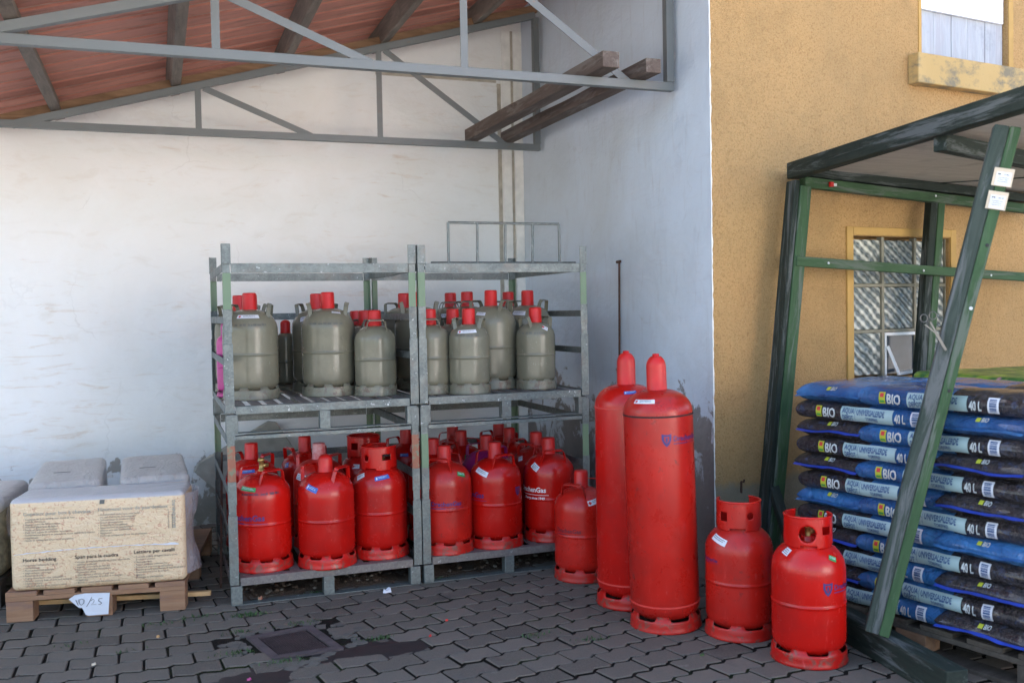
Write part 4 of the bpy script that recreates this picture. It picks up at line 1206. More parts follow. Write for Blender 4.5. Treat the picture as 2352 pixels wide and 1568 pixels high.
# lower right rack
bottle('11', RF, 'faded red bottle with blue lettering and green sticker, lower right rack front', -1.236, -1.905, L_, hrot=-.32, labels=[('green', .75, .43, .05, .026, -.35)], text=[('full', -.54, .268, .034, 'ink_blue')], group=GL, trot=.15)
bottle('11', RP, 'bright red bottle with white sticker and blue crest, second in lower right rack', -.938, -1.90, L_, hrot=.5, labels=[('white', -.60, .425, .085, .030, -.35)], text=[('word', -1.88, .285, .042, 'ink_blue'), ('shield', .98, .315, .04, 'ink_blue')], group=GL, trot=.0)
bottle('11', RP, 'red gas bottle with white lettering, at the right end of the lower right rack', -.600, -1.875, L_, hrot=.28, labels=[('white', -.62, .425, .055, .034, -.55)], text=[('since', -1.45, .285, .039, 'ink_white')], group=GL, trot=.4)
bottle('11', RP, 'dark shaded red gas bottle at the left back of the lower right rack', -1.242, -1.06, L_, hrot=.9, labels=[('blue', -.1, .43, .05, .02, 0)], group=GL)
bottle('11', RP, 'shaded red gas bottle behind the front left one in the lower right rack', -1.212, -1.585, L_, hrot=1.5, labels=[('blue', -.6, .37, .09, .014, 0)], group=GL)
bottle('11', RP, 'red gas bottle with a green sticker in the second row of the lower right rack', -.955, -1.31, L_, hrot=-.7, labels=[('green', .4, .43, .06, .026, -.1)], group=GL)
bottle('11', 'magenta_paint', 'magenta gas bottle with a red cap in the middle of the lower right rack', -.885, -1.597, L_, hrot=.75, group=GL)
bottle('11', RP, 'red bottle barely seen in the back row behind the second green sticker', -.915, -1.04 + .04, L_, hrot=.3, group=GL)
bottle('11', RP, 'dark red gas bottle half hidden behind another in the right back corner', -.610, -1.04, L_, hrot=.9, group=GL)
bottle('11', RP, 'red gas bottle with a high cap behind the magenta one', -.640, -1.325 + 0.0, L_, hrot=.5, group=GL)
bottle('11', RF, 'shaded red gas bottle between the magenta one and the white lettered one', -.568, -1.60 + .0, L_, hrot=-.55, labels=[('white', -.8, .43, .03, .03, .4)], group=GL) 
# on the paving
bottle('11', RF, 'shaded red gas bottle with a hazard sticker on the paving beside the rack', -.572, -2.262, 0, hrot=-.45, labels=[('hazard', .62, .43, .10, .028, .22)], text=[('word', -1.05, .265, .030, 'ink_dull')], trot=.3)
bottle('33', RP, 'tall red gas cylinder with a blue sticker, behind the front tall one', -.550, -2.772, 0, labels=[('blue', .15, 1.045, .06, .02, .1)], text=[('word', .55, .79, .022, 'ink_blue')], cat='gas cylinder', trot=.5, tabs=6)
bottle('33', RF, 'tall scuffed red gas cylinder with a dark shoulder seam and a white sticker', -.548, -3.130, 0, labels=[('hazard', -.45, 1.035, .10, .022, .02)], text=[('full', .42, .86, .032, 'ink_blue')], cat='gas cylinder', weld='dark', trot=.45, tabs=6).rotation_euler = (0, R(-1.6), 0)
bottle('c', RF, 'red bottle with open collar and slanted white sticker, beside the tall cylinder', -.306, -3.365, 0, collar_holes=[('c', .55, .535, .016), ('r', -.75, .53, .018, .02)], collar_gap=(PI + .3, .8), labels=[('white', -.72, .432, .085, .030, -.28)], text=[('word', -1.35, .335, .020, 'ink_blue')], trot=.45, tabs=6)
bottle('c', RP, 'bright red gas bottle with a big round hole in its collar, nearest to the bags', -.222, -3.738, 0, collar_holes=[('c', -.02, .527, .034), ('r', .85, .54, .022, .016)], collar_gap=(PI - .2, .75), labels=[('white', -.80, .452, .035, .032, -.3), ('green', .80, .435, .034, .022, -.5)], text=[('full', .72, .315, .030, 'ink_blue')], trot=.25, tabs=6)
# pink bottle: own slot at the very left of the upper left rack
bottle('s', 'pink_paint', 'bright pink helium bottle peeking out behind the left rack posts', -2.338, -1.35, U, capm='pink_paint', cat='gas cylinder', group=GU)

# ------------------------------------------------------------------ wood shavings bales and pallets
def pallet(label, x, y, rz, w, d_, mt, h=.144, nb=5, group='pallets'):
    t = thing('pallet', label, 'pallet', (x, y, 0), rz, group)
    q = MB()
    for i in range(nb):     # top boards run front to back... here across the stringers
        xa = (w - .14) * i / (nb - 1); q.box(xa, xa + .14, 0, d_, h - .022, h)
    q.build('top_boards', mt, t, bevel=.002)
    q = MB()
    for yy in (0, d_ / 2 - .05, d_ - .1): q.box(0, w, yy, yy + .1, h - .0445, h - .0222)
    q.build('cross_boards', mt, t, bevel=.002)
    for yy in (0.002, d_ / 2 - .05, d_ - .102):
        for xx in (.001, w / 2 - .05, w - .121):
            q = MB(); q.box(xx, xx + .12, yy, yy + .1, .0, h - .0446); q.build('block', mt, t, bevel=.003)
    return t
PR = R(-9.0)
pallet('light brown wooden pallet under the horse bedding bales', -3.42, -1.885, PR, .82, 1.2, 'pallet_wood')
def rbox(w, d_, h, r=.05, seg=4, bulge=.01, sub=10, seedv=0):
    """rounded box, corner at origin, slightly bulging and wrinkled"""
    def ax(L):
        a = [r * (1 - math.cos(PI / 2 * k / seg)) for k in range(seg + 1)]
        m_ = [r + (L - 2 * r) * k / sub for k in range(1, sub)]
        return a + m_ + [L - q for q in a[::-1]]
    X, Y, Z = ax(w), ax(d_), ax(h); idx = {}; vs = []; fs = []
    def V(i, j, k):
        key = (i, j, k)
        if key not in idx:
            p = Vector((X[i], Y[j], Z[k])); c = Vector((min(max(p.x, r), w - r), min(max(p.y, r), d_ - r), min(max(p.z, r), h - r)))
            dd = p - c
            q = c + dd.normalized() * r if dd.length > 1e-6 else p
            nrm = (q - Vector((w / 2, d_ / 2, h / 2))); 
            bl = bulge * (math.sin(PI * p.x / w) * math.sin(PI * p.z / h) * (1 if abs(dd.y) > 0 or j in (0, len(Y) - 1) else 0))
            s_ = -1 if p.y < d_ / 2 else 1
            q = q + Vector((0, s_ * bl, 0)) + Vector((1, 1, 1)) * 0.0035 * noise.noise(q * 7 + Vector((seedv, 0, 0)))
            idx[key] = len(vs); vs.append(tuple(q))
        return idx[key]
    nx, ny, nz = len(X) - 1, len(Y) - 1, len(Z) - 1
    for i in range(nx):
        for j in range(ny): fs += [(V(i, j, 0), V(i, j + 1, 0), V(i + 1, j + 1, 0), V(i + 1, j, 0)), (V(i, j, nz), V(i + 1, j, nz), V(i + 1, j + 1, nz), V(i, j + 1, nz))]
        for k in range(nz): fs += [(V(i, 0, k), V(i + 1, 0, k), V(i + 1, 0, k + 1), V(i, 0, k + 1)), (V(i, ny, k), V(i, ny, k + 1), V(i + 1, ny, k + 1), V(i + 1, ny, k))]
    for j in range(ny):
        for k in range(nz): fs += [(V(0, j, k), V(0, j, k + 1), V(0, j + 1, k + 1), V(0, j + 1, k)), (V(nx, j, k), V(nx, j + 1, k), V(nx, j + 1, k + 1), V(nx, j, k + 1))]
    return vs, fs
GB = 'wrapped bales of horse bedding'
ca, sa = math.cos(PR), math.sin(PR)
def PW(u, v, z=0): return (-3.42 + u * ca - v * sa, -1.885 + u * sa + v * ca, z)
def front_bale():
    W, D, H = .800, .315, .445
    x, y, z = PW(.028, -.005, .1445)
    t = thing('horse_bedding_bale', 'front bale of horse bedding wrapped in printed speckled film', 'bale', (x, y, z), PR, GB)
    vs, fs = rbox(W, D, H, .030, 5, .010, 12); mb = MB(); mb.add(vs, fs); mb.build('wrapping', 'bale_print', t, smooth=True)
    def f(a, b, off=.0022):
        bl = .010 * math.sin(PI * a / W) * math.sin(PI * b / H)
        yy = 0.0
        if b > H - .03: yy = .03 - math.sqrt(max(0, .03 ** 2 - (b - H + .03) ** 2))
        if a < .03: yy = max(yy, .03 - math.sqrt(max(0, .03 ** 2 - (.03 - a) ** 2)))
        return (a, yy - bl - off - .002, b)
    ink = MB(); small = .0105; lh = .0158
    def block(x0, y0, head, lines, hm, lm, hs=.0235):
        put_text(ink, head, x0, y0, hs, f, hm, bold=.012, sx=1.08)
        yy = y0 - .021
        for ln in lines:
            put_text(ink, ln, x0 + (0 if ln.startswith('•') else .008), yy, small * 1.22, f, lm, bold=.0, sx=1.0); yy -= lh * .80
    block(.066, .366, 'Copeaux pour box à chevaux', ['• Copeaux de bois tendre, non traité et sans', 'additifs chimiques', "• Apport exact de l'alimentation", '• Volumes généreux de litière', '• Facile et sans son utilisation', '• Peut être aspiré et contrôler les odeurs', '• Extrêmement pauvre en poussières et en matières irritantes', '• Hygiénique', '• Doux et ménageant pour les articulations'], 2, 1)
    block(.402, .370, 'Houtvezel voor de paardenbox', ['• Onbehandeld zacht hout met zacht', 'vrij van chemische toevoegingen', '• Gecontroleerde voederinname', '• Groot strooivolume', '• Eenvoudig in het gebruik', '• Absorberend en geurbindend', '• Uiterst arm aan stofdeeltjes', '• Hygiënisch', '• Zacht en ontspannen voor de gewrichten'], 2, 1)
    block(.058, .146, 'Horse bedding', ['• Untreated softwood, free of', 'contaminants', '• Precise nutrition possible', '• High-volume coverage', '• Economical use', '• Highly absorbent odor reduction', '• Almost entirely free of dust and irritants', '• Highly sanitary', "• Soft and safe for your horse's joints"], 0, 1)
    block(.292, .148, 'Span para la cuadra', ['• Virutas de madera blanda sin tratar exentas de', 'aditivos químicos', '• Ingesta controlada de forraje', '• Elevada capacidad absorbente', '• Aplicación eficaz', '• Absorbente y elimina el mal olor', '• Casi sin partículas de polvo ni irritantes', '• Higiénico', '• Blando y suave para las articulaciones'], 0, 1)
    block(.560, .154, 'Lettiere per cavalli', ['• Truciolo soffice di legno tenero privo', 'di additivi chimici', '• Non appetibile', '• Ampio sviluppo volumetrico', '• Pratica ed economica nell\'utilizzo', '• Elevato potere assorbente di liquidi ed odori', '• Praticamente priva di polveri', '• Igienica', '• Protegge le articolazioni'], 0, 1)
    fr = lambda a, b: f(.758 - b, .268 + a)
    put_text(ink, 'BRANDENBURG', 0, 0, .019, fr, 2, bold=.03); put_rect(ink, 0, .07, .014, .0165, fr, 4, 1, 1)
    put_text(ink, 'www.brandenburg.de', 0, .030, .011, fr, 1)
    ink.build('printed_text', ['ink_black', 'ink_grey', 'ink_faded'], t)
    # grey top flap with little dark mark, torn film line across the front
    q = MB()
    vs_ = [f(.41 + a, .405 + b, .003) for a, b in ((0, 0), (.022, 0), (.024, .020), (.002, .020))]; q.add(vs_, [(0, 1, 2, 3)]); q.build('dark_mark', 'ink_grey', t)
    q = MB(); n_ = 40; rg = random.Random(4); top = []; bot = []
    for i in range(n_ + 1):
        a = .02 + .75 * i / n_; b = .176 + .020 * math.sin(a * 3.0 + .2) + .003 * rg.random(); hh = .0008 + .0022 * rg.random() * (1 + 1.5 * math.exp(-((a - .72) / .12) ** 2))
        top.append(f(a, b + hh, .0035)); bot.append(f(a, b - hh, .0030))
    q.add(top + bot, [(i, i + 1, n_ + 2 + i, n_ + 1 + i) for i in range(n_)]); q.build('torn_film', 'label_white', t)
    # loose clear film on the right side and upper left corner
    q = MB(); rg = random.Random(8); nv, nu = 22, 12; vs = []
    for j in range(nv + 1):
        for i in range(nu + 1):
            b = .03 + .40 * j / nv; u_ = i / nu
            bul = (.030 + .022 * math.sin(b * 17 + 1) + .018 * noise.noise(Vector((b * 14, u_ * 3, 2)))) * math.sin(PI * min(1, u_ * 1.02)) + .0025
            vs.append((W + bul, .02 + (D - .04) * u_ + .006 * noise.noise(Vector((b * 30, u_ * 9, 5))), b))
    q.add(vs, [(j * (nu + 1) + i, j * (nu + 1) + i + 1, (j + 1) * (nu + 1) + i + 1, (j + 1) * (nu + 1) + i) for j in range(nv) for i in range(nu)])
    q.build('loose_film', 'clear_film', t, smooth=True)
    q = MB(); vs = []
    for j in range(9):
        for i in range(5):
            b = .27 + .14 * j / 8; vs.append((-.004 - .022 * math.sin(PI * j / 8) * math.sin(PI * (i + .6) / 5), .01 + .14 * i / 4, b + .006 * noise.noise(Vector((i, j, 0)))))
    q.add(vs, [(j * 5 + i, j * 5 + i + 1, (j + 1) * 5 + i + 1, (j + 1) * 5 + i) for j in range(8) for i in range(4)]); q.build('loose_film', 'clear_film', t, smooth=True)
front_bale()
for (u0, lab) in ((.015, 'grey topped bale lying behind the front bale, the left one of two'), (.452, 'grey topped bale lying behind the front bale, the right one of two')):
    x, y, z = PW(u0 + .005, .330 + .03 * (u0 > .2), .1445)
    t = thing('horse_bedding_bale', lab, 'bale', (x, y, z), R(1), GB)
    vs, fs = rbox(.352, .83, .468, .034, 4, .010, 8, u0 * 9); mb = MB(); mb.add(vs, fs); mb.build('wrapping', 'bale_grey', t, smooth=True)
    q = MB(); n_ = 20; rg = random.Random(int(u0 * 100))
    tp = [(.03 + .29 * i / n_, -.0055, .436 + .003 * rg.random()) for i in range(n_ + 1)]; bt = [(.03 + .29 * i / n_, -.0060, .33) for i in range(n_ + 1)]
    q.add(tp + bt, [(i, i + 1, n_ + 2 + i, n_ + 1 + i) for i in range(n_)]); q.build('printed_side', 'bale_print', t)
    q = MB(); q.box(.10, .185, .30, .306, .4685, .4705); q.build('dark_mark', 'ink_grey', t)
# paper tag hanging from the pallet
def paper_tag():
    q = MB(); ol = [(0, .055), (.045, .0), (.052, -.004), (.062, -.004), (.078, -.052), (.092, -.060), (.186, -.057), (.190, .0), (.196, .080), (.075, .086), (.030, .080)]
    th = lambda a, b: .004 * math.sin(a * 40) + .006 * (b + .06) * 10 * .2
    n_ = len(ol)
    q.add([(a, -.004 - th(a, b), b) for a, b in ol] + [(a, -.003 - th(a, b), b) for a, b in ol], [tuple(range(n_ - 1, -1, -1)), tuple(range(n_, 2 * n_))] + [(i, (i + 1) % n_, n_ + (i + 1) % n_, n_ + i) for i in range(n_)], 0)
    t = thing('price_note', 'crumpled white paper note reading 10/25 hanging on the pallet', 'note', PW(.285, -.006, .055), PR)
    q.build('paper', 'paper', t)
    w = MB()
    def ln(P, r=.0016): w.tube([(a, -.0090 - th(a, b), b) for a, b in P], r, 5)
    ln([(.036, .050), (.040, .036), (.046, .015)]); ln([(.050, .052), (.052, .025), (.060, .014), (.072, .026), (.074, .045), (.064, .054), (.052, .050)])
    ln([(.110, .060), (.098, .030), (.084, .002)]); ln([(.106, .036), (.114, .046), (.121, .040), (.118, .024), (.107, .010), (.130, .010)])
    ln([(.160, .048), (.144, .046), (.141, .032), (.150, .026), (.156, .018), (.150, .010), (.140, .010)])
    w.build('handwriting', 'ink_grey', t); t.scale = (.96, 1, .76)
paper_tag()
q = MB(); q.beam(PW(.04, .16, .048), PW(.93, .10, .048), .03, .022); tag(q.build('wooden_lath', 'lath', bevel=.002), 'pale wooden lath poking out under the light brown pallet', 'lath')
# neighbouring pallet at the left edge
pallet('dark old pallet at the left edge of the yard', -4.27, -1.50, R(-8), .80, 1.0, 'pallet_dark')
t = thing('straw_bale', 'greyish film wrapped straw coloured bale at the left edge', 'bale', (-4.27, -1.49, .1445), R(-8), GB)
vs, fs = rbox(.82, .50, .40, .06, 4, .02, 9, 3); mb = MB(); mb.add(vs, fs); mb.build('straw', 'bale_straw', t, smooth=True)
vs, fs = rbox(.83, .52, .10, .045, 4, .0, 9, 3); mb = MB(); mb.add([(a - .005, b - .01, c + .325) for a, b, c in vs], fs); mb.build('top_film', 'bale_grey', t, smooth=True)
# leaning slab behind the left rack
def slab():
    q = MB(); P = [(-2.50, .40), (-2.46, .455), (-1.99, .70), (-1.93, .69), (-1.62, .16), (-1.66, .03), (-2.05, .0), (-2.12, .04)]
    n_ = len(P)
    q.add([(x, -.32 + z * .35, z) for x, z in P] + [(x, -.29 + z * .35, z + .006) for x, z in P], [tuple(range(n_ - 1, -1, -1)), tuple(range(n_, 2 * n_))] + [(i, (i + 1) % n_, n_ + (i + 1) % n_, n_ + i) for i in range(n_)])
    tag(q.build('stone_slab', 'slab_grey', bevel=.008), 'grey green slab leaning on the wall behind the left rack', 'slab')
slab()
q = MB(); q.beam((-2.36, -1.0, .62), (-2.425, -1.72, .02), .012, .035); tag(q.build('rusty_bar', 'rusty'), 'dark flat bar leaning against the left side of the rack', 'bar')

# ------------------------------------------------------------------ timber stall frame
def gbeam(name, p0, p1, w, h, mt, parent, upv=(0, 0, 1)):
    p0 = Vector(p0); p1 = Vector(p1); a = (p1 - p0); Ln = a.length; a.normalize()
    side = a.cross(Vector(upv)).normalized(); u = side.cross(a).normalized()
    q = MB(); q.box(0, Ln, -w / 2, w / 2, -h / 2, h / 2)
    T = Matrix((a, side, u)).transposed().to_4x4(); T.translation = p0
    return q.build(name, mt, parent, bevel=.005, T=T)
stall = thing('timber_stall', 'leaning green painted timber stall frame with a plywood roof', 'stall', (0, 0, 0))
def G(s, z, off=.15): return YP(s, off, z)
a0 = G(.225, .10); a1 = G(.485, 2.07)
gbeam('post', a0, a1, .07, .085, 'green_timber_X', stall, (0, -1, 0))
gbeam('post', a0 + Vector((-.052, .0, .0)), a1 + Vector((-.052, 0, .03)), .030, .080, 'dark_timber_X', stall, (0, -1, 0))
gbeam('roof_beam', G(.49, 2.095), G(2.55, 2.01), .05, .055, 'green_timber_X', stall)
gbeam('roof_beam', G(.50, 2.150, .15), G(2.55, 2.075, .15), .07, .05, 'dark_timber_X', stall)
gbeam('rail', G(.40, 1.678, .185), G(2.55, 1.585, .185), .03, .052, 'green_timber_X', stall)
gbeam('post', G(1.43, .75, .13), G(1.575, 2.035, .13), .05, .07, 'green_timber_X', stall, (0, -1, 0))
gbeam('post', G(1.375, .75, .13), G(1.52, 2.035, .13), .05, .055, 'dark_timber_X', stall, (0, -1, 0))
# front strut (leaning) : base on the skid, top under the top beam
nb = Vector((-.02, -3.905, .13)); nt = Vector((.315, -4.235, 2.10))
ax = (nt - nb).normalized()
fv = Vector((CAM.x - nb.x, CAM.y - nb.y, 0)).normalized()          # towards the open yard
sd = ax.cross(fv).normalized()
if sd.x < 0: sd = -sd
gbeam('post', nb - sd * .020, nt - sd * .020, .053, .085, 'grey_timber', stall, fv)
gbeam('post', nb + sd * .0265 + fv * .004, nt + sd * .0265 + fv * .004, .0390, .080, 'green_timber_X', stall, fv)
# top side beam
tb0 = G(.47, 2.155); tb1 = Vector((.235, -4.75, 2.185))
gbeam('roof_beam', tb0 + Vector((-.02, .03, .0)), tb1, .07, .085, 'dark_timber_X', stall)
# skid
sk0 = G(.17, .06); sk1 = Vector((-.03, -4.33, .06))
gbeam('skid', sk0, sk1, .09, .12, 'dark_timber_X', stall)
gbeam('brace', G(.26, .52), G(.20, .22) + Vector((-.03, -.30, 0)), .05, .05, 'dark_timber_X', stall)
gbeam('roof_beam', Vector((.34, -3.88, 2.105)), Vector((2.4, -3.3, 2.06)), .06, .07, 'dark_timber_X', stall)
q = MB(); A = [tb0 + Vector((.036, .13, .006)), tb1 + Vector((.036, 0, .006)), Vector((2.6, -4.3, 2.15)), G(2.55, 2.115, .02)]
q.add([tuple(v) for v in A] + [tuple(v + Vector((0, 0, .012))) for v in A], [(0, 1, 2, 3), (7, 6, 5, 4), (0, 4, 5, 1), (1, 5, 6, 2), (2, 6, 7, 3), (3, 7, 4, 0)])
q.build('roof_panel', 'plywood', stall)
gbeam('panel_joint', G(1.50, 2.13, .2), Vector((2.5, -3.6, 2.135)), .012, .006, 'dark_timber_X', stall)
for s_, z_, o_ in ((.62, 1.668, .203), (1.36, 1.632, .203), (1.95, 1.606, .203), (1.49, 2.06, .183)):
    q = MB(); q.lathe([(.001, .004), (.006, .003), (.007, 0)], 8); pz = YP(s_, o_, z_)
    q.build('screw', 'label_white', stall, T=Matrix.Translation(pz) @ Matrix.Rotation(YA, 4, 'Z') @ Matrix.Rotation(PI / 2, 4, 'X'))
q = MB(); pz = YP(.665, .185, 2.088); q.box(-.018, .006, -.012, 0, -.014, .010, 0); q.box(.0062, .030, -.010, 0, -.010, .004, 1)
q.build('clip', ['cap_red', 'label_white'], stall, T=Matrix.Translation(pz) @ Matrix.Rotation(YA, 4, 'Z'))
for k_, t_ in enumerate((.50, .66, .78)):
    q = MB(); q.lathe([(.001, .004), (.006, .003), (.007, 0)], 8)
    q.build('screw', 'label_white' if k_ == 1 else 'ink_black', stall, T=Matrix.Translation(nb + (nt - nb) * t_ + sd * .033 + fv * .0445) @ fv.to_track_quat('Z', 'Y').to_matrix().to_4x4())
# two price cards, two screws, scissors on the front strut
def on_strut(t, dx, dn, dz=0):
    p = nb + (nt - nb) * t
    return p + Vector((dx, -.055 - dn, dz))
for k, (t_, lab) in enumerate(((.905, 'small white card pinned to the leaning post, the upper of two'), (.862, 'small white card pinned to the leaning post, the lower of two'))):
    c = nb + (nt - nb) * t_ + sd * .026 + fv * .052
    th = thing('price_card', lab, 'card', c, math.atan2(fv.y, fv.x) + PI / 2, 'cards pinned to the post'); th.scale = (.80, .80, .80)
    rot = Matrix.Rotation(R(12), 4, 'Y')
    q = MB(); q.box(-.043, .043, 0, .0015, -.040, .044); q.build('sleeve', 'paper_old', th, T=rot)
    q = MB(); q.box(-.030, .034, -.0025, -.0005, -.036, .026); cd_ = q.build('card', 'paper', th, T=rot)
    q = MB(); rg = random.Random(k); g3 = lambda x, z: (x, -.0032, z)
    marks(q, -.024, -.006, .012, .007, g3, rg); marks(q, .004, .024, .012, .005, g3, rg)
    for i in range(3): marks(q, -.02, .024, -.002 - .009 * i, .0025, g3, rg)
    q.build('print', 'ink_grey', cd_)
def scissors():
    c = nb + (nt - nb) * .60 - sd * .050 + fv * .055
    t = thing('scissors', 'steel scissors stuck behind the leaning green post', 'scissors', c, math.atan2(fv.y, fv.x) + PI / 2)
    for s_ in (-1, 1):
        q = MB(); cx, cz = -.040 + s_ * .016, .062 + s_ * -.002 + (.014 if s_ > 0 else 0)
        q.tube([(cx + .013 * math.cos(a), 0, cz + .015 * math.sin(a)) for a in [2 * PI * k / 16 for k in range(17)]], .0019, 6, cap=False); q.build('handle', 'steel', t, smooth=True)
    q = MB(); q.strap([(-.034, 0, .050), (-.010, 0, .005), (.022, 0, -.058)], [(.006, 0, .002)] * 3, [(0, .003, 0)] * 3); q.build('blade', 'steel', t)
    q = MB(); q.strap([(-.052, -.003, .040), (-.016, -.003, .008), (.020, -.003, -.060)], [(.006, 0, .002)] * 3, [(0, .002, 0)] * 3); q.build('blade', 'steel', t)
scissors()

# ------------------------------------------------------------------ soil bags
SA = R(-78)
sdir = Vector((math.cos(SA), math.sin(SA), 0)); sin_ = Vector((-sdir.y, sdir.x, 0))   # sin_: away from the face, into the stack
S0 = Vector((.135, -3.75, 0))
BH = .080
def bag(label, s0, s1, z, depth0, depth1, col, kind, seed, zoff=0, top=False, droop=0.0, sideprint=None, seamc=True, hscale=1.0):
    """bag with its long or short side on the front face. local x along face, y into stack, z up"""
    rg = random.Random(seed)
    Lx = s1 - s0; Ly = depth1 - depth0; H = BH * rg.uniform(1.10, 1.17) * hscale
    org = S0 + sdir * s0 + sin_ * depth0; org.z = z
    t = thing('potting_soil_bag', label, 'soil bag', org, SA, 'stacked bags of potting soil')
    cx, cy, cz = Lx / 2, Ly / 2, H / 2
    ph = seed * 1.7
    endx = (kind == 'long')
    def wob(x, y): return .009 * noise.noise(Vector((x * 5 + ph, y * 5, 0))) + .005 * noise.noise(Vector((x * 15 + ph, y * 15, 3)))
    NX, NY, NA = 52, 26, 16
    def section(u, v):
        # half thickness at plan position (u,v in -1..1)
        if endx: e = max(0, 1 - max(abs(u) ** 16, abs(v) ** 7)) ** .5
        else: e = max(0, 1 - abs(v) ** 9) ** .55 * max(0, 1 - abs(u) ** 14) ** .5
        return e
    vs = []; fs = []
    for side in (1, -1):
        for j in range(NY + 1):
            for i in range(NX + 1):
                u = math.sin(PI / 2 * (2 * i / NX - 1)); v = math.sin(PI / 2 * (2 * j / NY - 1))
                e = section(u, v)
                x = cx + u * cx; y = cy + v * cy
                flat = min(1, e * 1.25) if False else e
                zz = cz + side * cz * e * (1.06 if side > 0 and top else 1.0) + wob(x, y) * e - droop * (x / Lx) ** 2 * (1 - e * .3)
                edge = .004 * noise.noise(Vector((x * 10, y * 10, ph)))
                vs.append((x, y + edge, zz))
    n_ = (NX + 1) * (NY + 1)
    for j in range(NY):
        for i in range(NX):
            a = j * (NX + 1) + i
            fs.append((a, a + 1, a + NX + 2, a + NX + 1)); fs.append((n_ + a, n_ + a + NX + 1, n_ + a + NX + 2, n_ + a + 1))
    mb = MB(); mi = 0; mb.add(vs, fs)
    mats = ['bag_dark', 'bag_blue']
    # printed colour halves
    def isblue(x):
        if col == 'blue': return 1
        if col == 'dark': return 0
        if col == 'bluedark': return 1 if x < Lx * .60 else 0
        if col == 'darkblue': return 1 if x > Lx * .52 else 0
        return 0
    if col == 'flowers': mats = ['bag_flowers']
    else:
        mb.mi = [isblue(sum(mb.v[i][0] for i in f) / 4) for f in mb.f]
    body = mb.build('bag', mats, t, smooth=True)
    def f(x, h, off=.0022):
        # front side surface at height h (from -1..1 of half thickness) -> point
        hz = max(-.97, min(.97, h / cz)); u = (x - cx) / cx
        if endx: k = abs(hz); v = (max(0, 1 - k ** 2)) ** (1 / 7)
        else: eu = max(0.02, 1 - abs(u) ** 14) ** .5; k = min(1, abs(hz) / eu); v = (max(0, 1 - k ** (1 / .55))) ** (1 / 9)
        y = cy - v * cy
        edge = .004 * noise.noise(Vector((x * 10, y * 10, ph)))
        return (x, y + edge - off * 1.4, cz + h + wob(x, y) * .5 - droop * (x / Lx) ** 2 + (off * .8 if h > 0 else -off * .4))
    if kind == 'long' and sideprint:
        o_ = sideprint + rg.uniform(-.014, .014)
        pr = MB()
        # little red-yellow-green badge and BIO
        put_rect(pr, o_, o_ + .030, -.022, .024, f, 3, 6, 3); put_rect(pr, o_ + .006, o_ + .024, .002, .019, lambda a, b: f(a, b, .003), 2, 3, 4); put_rect(pr, o_ + .004, o_ + .026, -.016, -.008, lambda a, b: f(a, b, .003), 2, 2, 5)
        g4 = lambda a, b: f(a, b, .0026)
        put_text(pr, 'BIO', o_ + .036, -.019, .052, g4, 1, bold=.03, sx=.80)
        lx = o_ + .132
        put_rect(pr, lx, lx + .262, -.028, .030, f, 22, 8, 0)
        g5 = lambda a, b: f(a, b, .0034)
        put_text(pr, 'AQUA', lx + .010, .003, .030, g5, 2, bold=.02, sx=.74); put_text(pr, 'DEPOT', lx + .010, -.023, .030, g5, 2, bold=.02, sx=.60)
        put_rect(pr, lx + .077, lx + .0785, -.024, .026, g5, 1, 5, 2)
        put_text(pr, 'UNIVERSALERDE', lx + .086, .000, .030, g5, 2, bold=.02, sx=.62); put_text(pr, 'TORFFREI', lx + .130, -.021, .021, g5, 2, bold=.02, sx=.66)
        put_text(pr, '40 L', lx + .272, -.018, .046, g4, 1, bold=.03, sx=.60)
        bx = lx + .345
        if bx + .04 < Lx - .03:
            put_rect(pr, bx, bx + .044, -.026, .030, f, 3, 6, 6)
            for i in range(9): put_rect(pr, bx + .008, bx + .036, -.022 + .0052 * i, -.022 + .0052 * i + .0022 + .001 * (i % 3), g5, 1, 1, 2)
        pr.build('printing', ['bag_label', 'bag_letter', 'bag_ink', 'bag_yellow', 'ink_red', 'bag_green', 'label_white'], body)
    if kind == 'end':
        # welded seam fin across the end
        q = MB(); n2 = 40; A = []; B = []; C = []
        for i in range(n2 + 1):
            u = -0.97 + 1.94 * i / n2; x = cx + u * cx * .995
            sag = -.010 + .012 * noise.noise(Vector((x * 7, ph, 1)))
            p0 = f(x, 0, .0); y0 = p0[1]
            A.append((x, y0 - .001, cz + sag + .004)); B.append((x, y0 - .016, cz + sag - .003 + .004 * noise.noise(Vector((x * 20, ph, 4))))); C.append((x, y0 - .001, cz + sag - .004))
        q.add(A + B + C, [(i, i + 1, n2 + 2 + i, n2 + 1 + i) for i in range(n2)] + [(n2 + 1 + i, n2 + 2 + i, 2 * n2 + 3 + i, 2 * n2 + 2 + i) for i in range(n2)])
        q.build('seam', 'seam_blue' if col == 'dark' else 'bag_blue', t)
        # small badge on upper half of the end
        pr = MB(); g6 = lambda a, b: f(a, b, .004)
        bx = Lx * .48
        put_rect(pr, bx, bx + .018, .017, .030, g6, 2, 3, 3); put_text(pr, 'BIO', bx + .022, .017, .020, g6, 1, bold=.02, sx=.9)
        pr.build('badge', ['bag_label', 'bag_letter', 'bag_ink', 'bag_yellow'], body)
    return t
ORD = ['top', 'second', 'third', 'fourth', 'fifth', 'sixth', 'seventh', 'eighth', 'ninth', 'tenth', 'eleventh', 'bottom']
ENDC = {0: 'blue', 1: 'blue', 2: 'dark', 3: 'dark', 4: 'dark', 5: 'dark', 6: 'blue', 7: 'blue', 8: 'dark', 9: 'dark', 10: 'dark', 11: 'dark'}
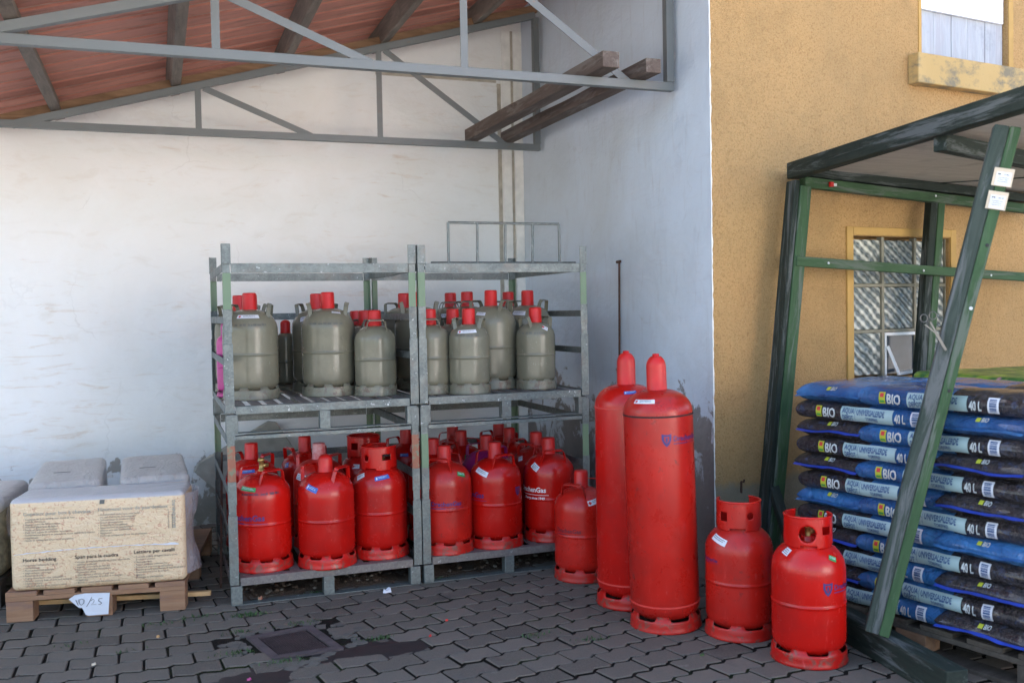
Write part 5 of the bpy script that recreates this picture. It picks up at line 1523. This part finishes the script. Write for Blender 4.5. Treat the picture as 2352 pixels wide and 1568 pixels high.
for i in range(12):
    z = .136 + (11 - i) * .0790
    jit = random.Random(i).uniform(-.012, .012)
    ec = ENDC[i]
    cn = 'blue' if ec == 'blue' else 'dark brown'
    lay = ORD[i] + ' layer' if i else 'top layer'
    if i % 2 == 0:
        bag('%s soil bag, end on, left in the %s of the stack' % (cn, lay), -.455 + jit, -.100 + jit, z, .0, .72, ec, 'end', i * 3 + 1, top=(i == 0))
        bag('printed soil bag, long side facing out, right in the %s of the stack' % lay, -.118 + jit, .625 + jit, z, .0, .37, 'bluedark' if i in (0, 2, 4, 6, 8, 10) else 'darkblue', 'long', i * 3 + 2, sideprint=.098 if i else .098, top=(i == 0), droop=0.0)
    else:
        bag('printed soil bag, long side facing out, left in the %s of the stack' % lay, -.440 + jit, .285 + jit, z, .0, .37, 'darkblue', 'long', i * 3 + 1, sideprint=.130)
        bag('%s soil bag, end on, right in the %s of the stack' % (cn, lay), .262 + jit, .640 + jit, z, -.015, .72, ec, 'end', i * 3 + 2)
bag('soil bag lying in the back of the top layer of the stack', -.118, .62, .136 + 11 * .0790, .365, .74, 'bluedark', 'long', 77, top=True)
# its pallet
pt = thing('pallet', 'grey weathered pallet under the stack of soil bags', 'pallet', S0 + sdir * (-.44) + sin_ * .015, SA, 'pallets')
q = MB()
for i in range(6): q.box(.0 + .205 * i, .145 + .205 * i, 0, .78, .116, .136)
q.build('top_boards', 'pallet_dark', pt, bevel=.002)
q = MB(); q.box(0, 1.17, 0, .10, .094, .1155); q.box(0, 1.17, .34, .44, .094, .1155); q.box(0, 1.17, .68, .78, .094, .1155); q.build('cross_boards', 'pallet_dark', pt, bevel=.002)
for yy in (0.001, .341, .679):
    for k, xx in enumerate((.001, .50, 1.02)):
        q = MB(); q.box(xx, xx + .14, yy, yy + .1, .019, .0935); q.build('block', 'pallet_wood' if k == 1 else 'pallet_dark', pt, bevel=.003)
q = MB(); q.box(0, 1.17, 0, .10, 0, .0186); q.box(0, 1.17, .34, .44, 0, .0186); q.box(0, 1.17, .68, .78, 0, .0186); q.build('bottom_boards', 'pallet_dark', pt, bevel=.002)
# second stack behind with flowery bags
pallet('dark pallet under the flowery bags by the yellow wall', .98, -3.98, R(-2), .8, 1.0, 'pallet_dark')
for k in range(12):
    z = .144 + k * .0793
    t = thing('flower_soil_bag', ('green bag printed with pink and white flowers, on top of the rear stack' if k == 11 else 'dark soil bag in the rear stack by the wall, %s from the top' % ORD[11 - k]), 'soil bag', (.97, -3.97, z), R(-2), 'bags of the rear stack')
    vs, fs = rbox(.82, .98, .078, .036, 4, .01, 12, k); mb = MB(); mb.add(vs, fs); mb.build('bag', 'bag_flowers' if k == 11 else 'bag_dark', t, smooth=True)
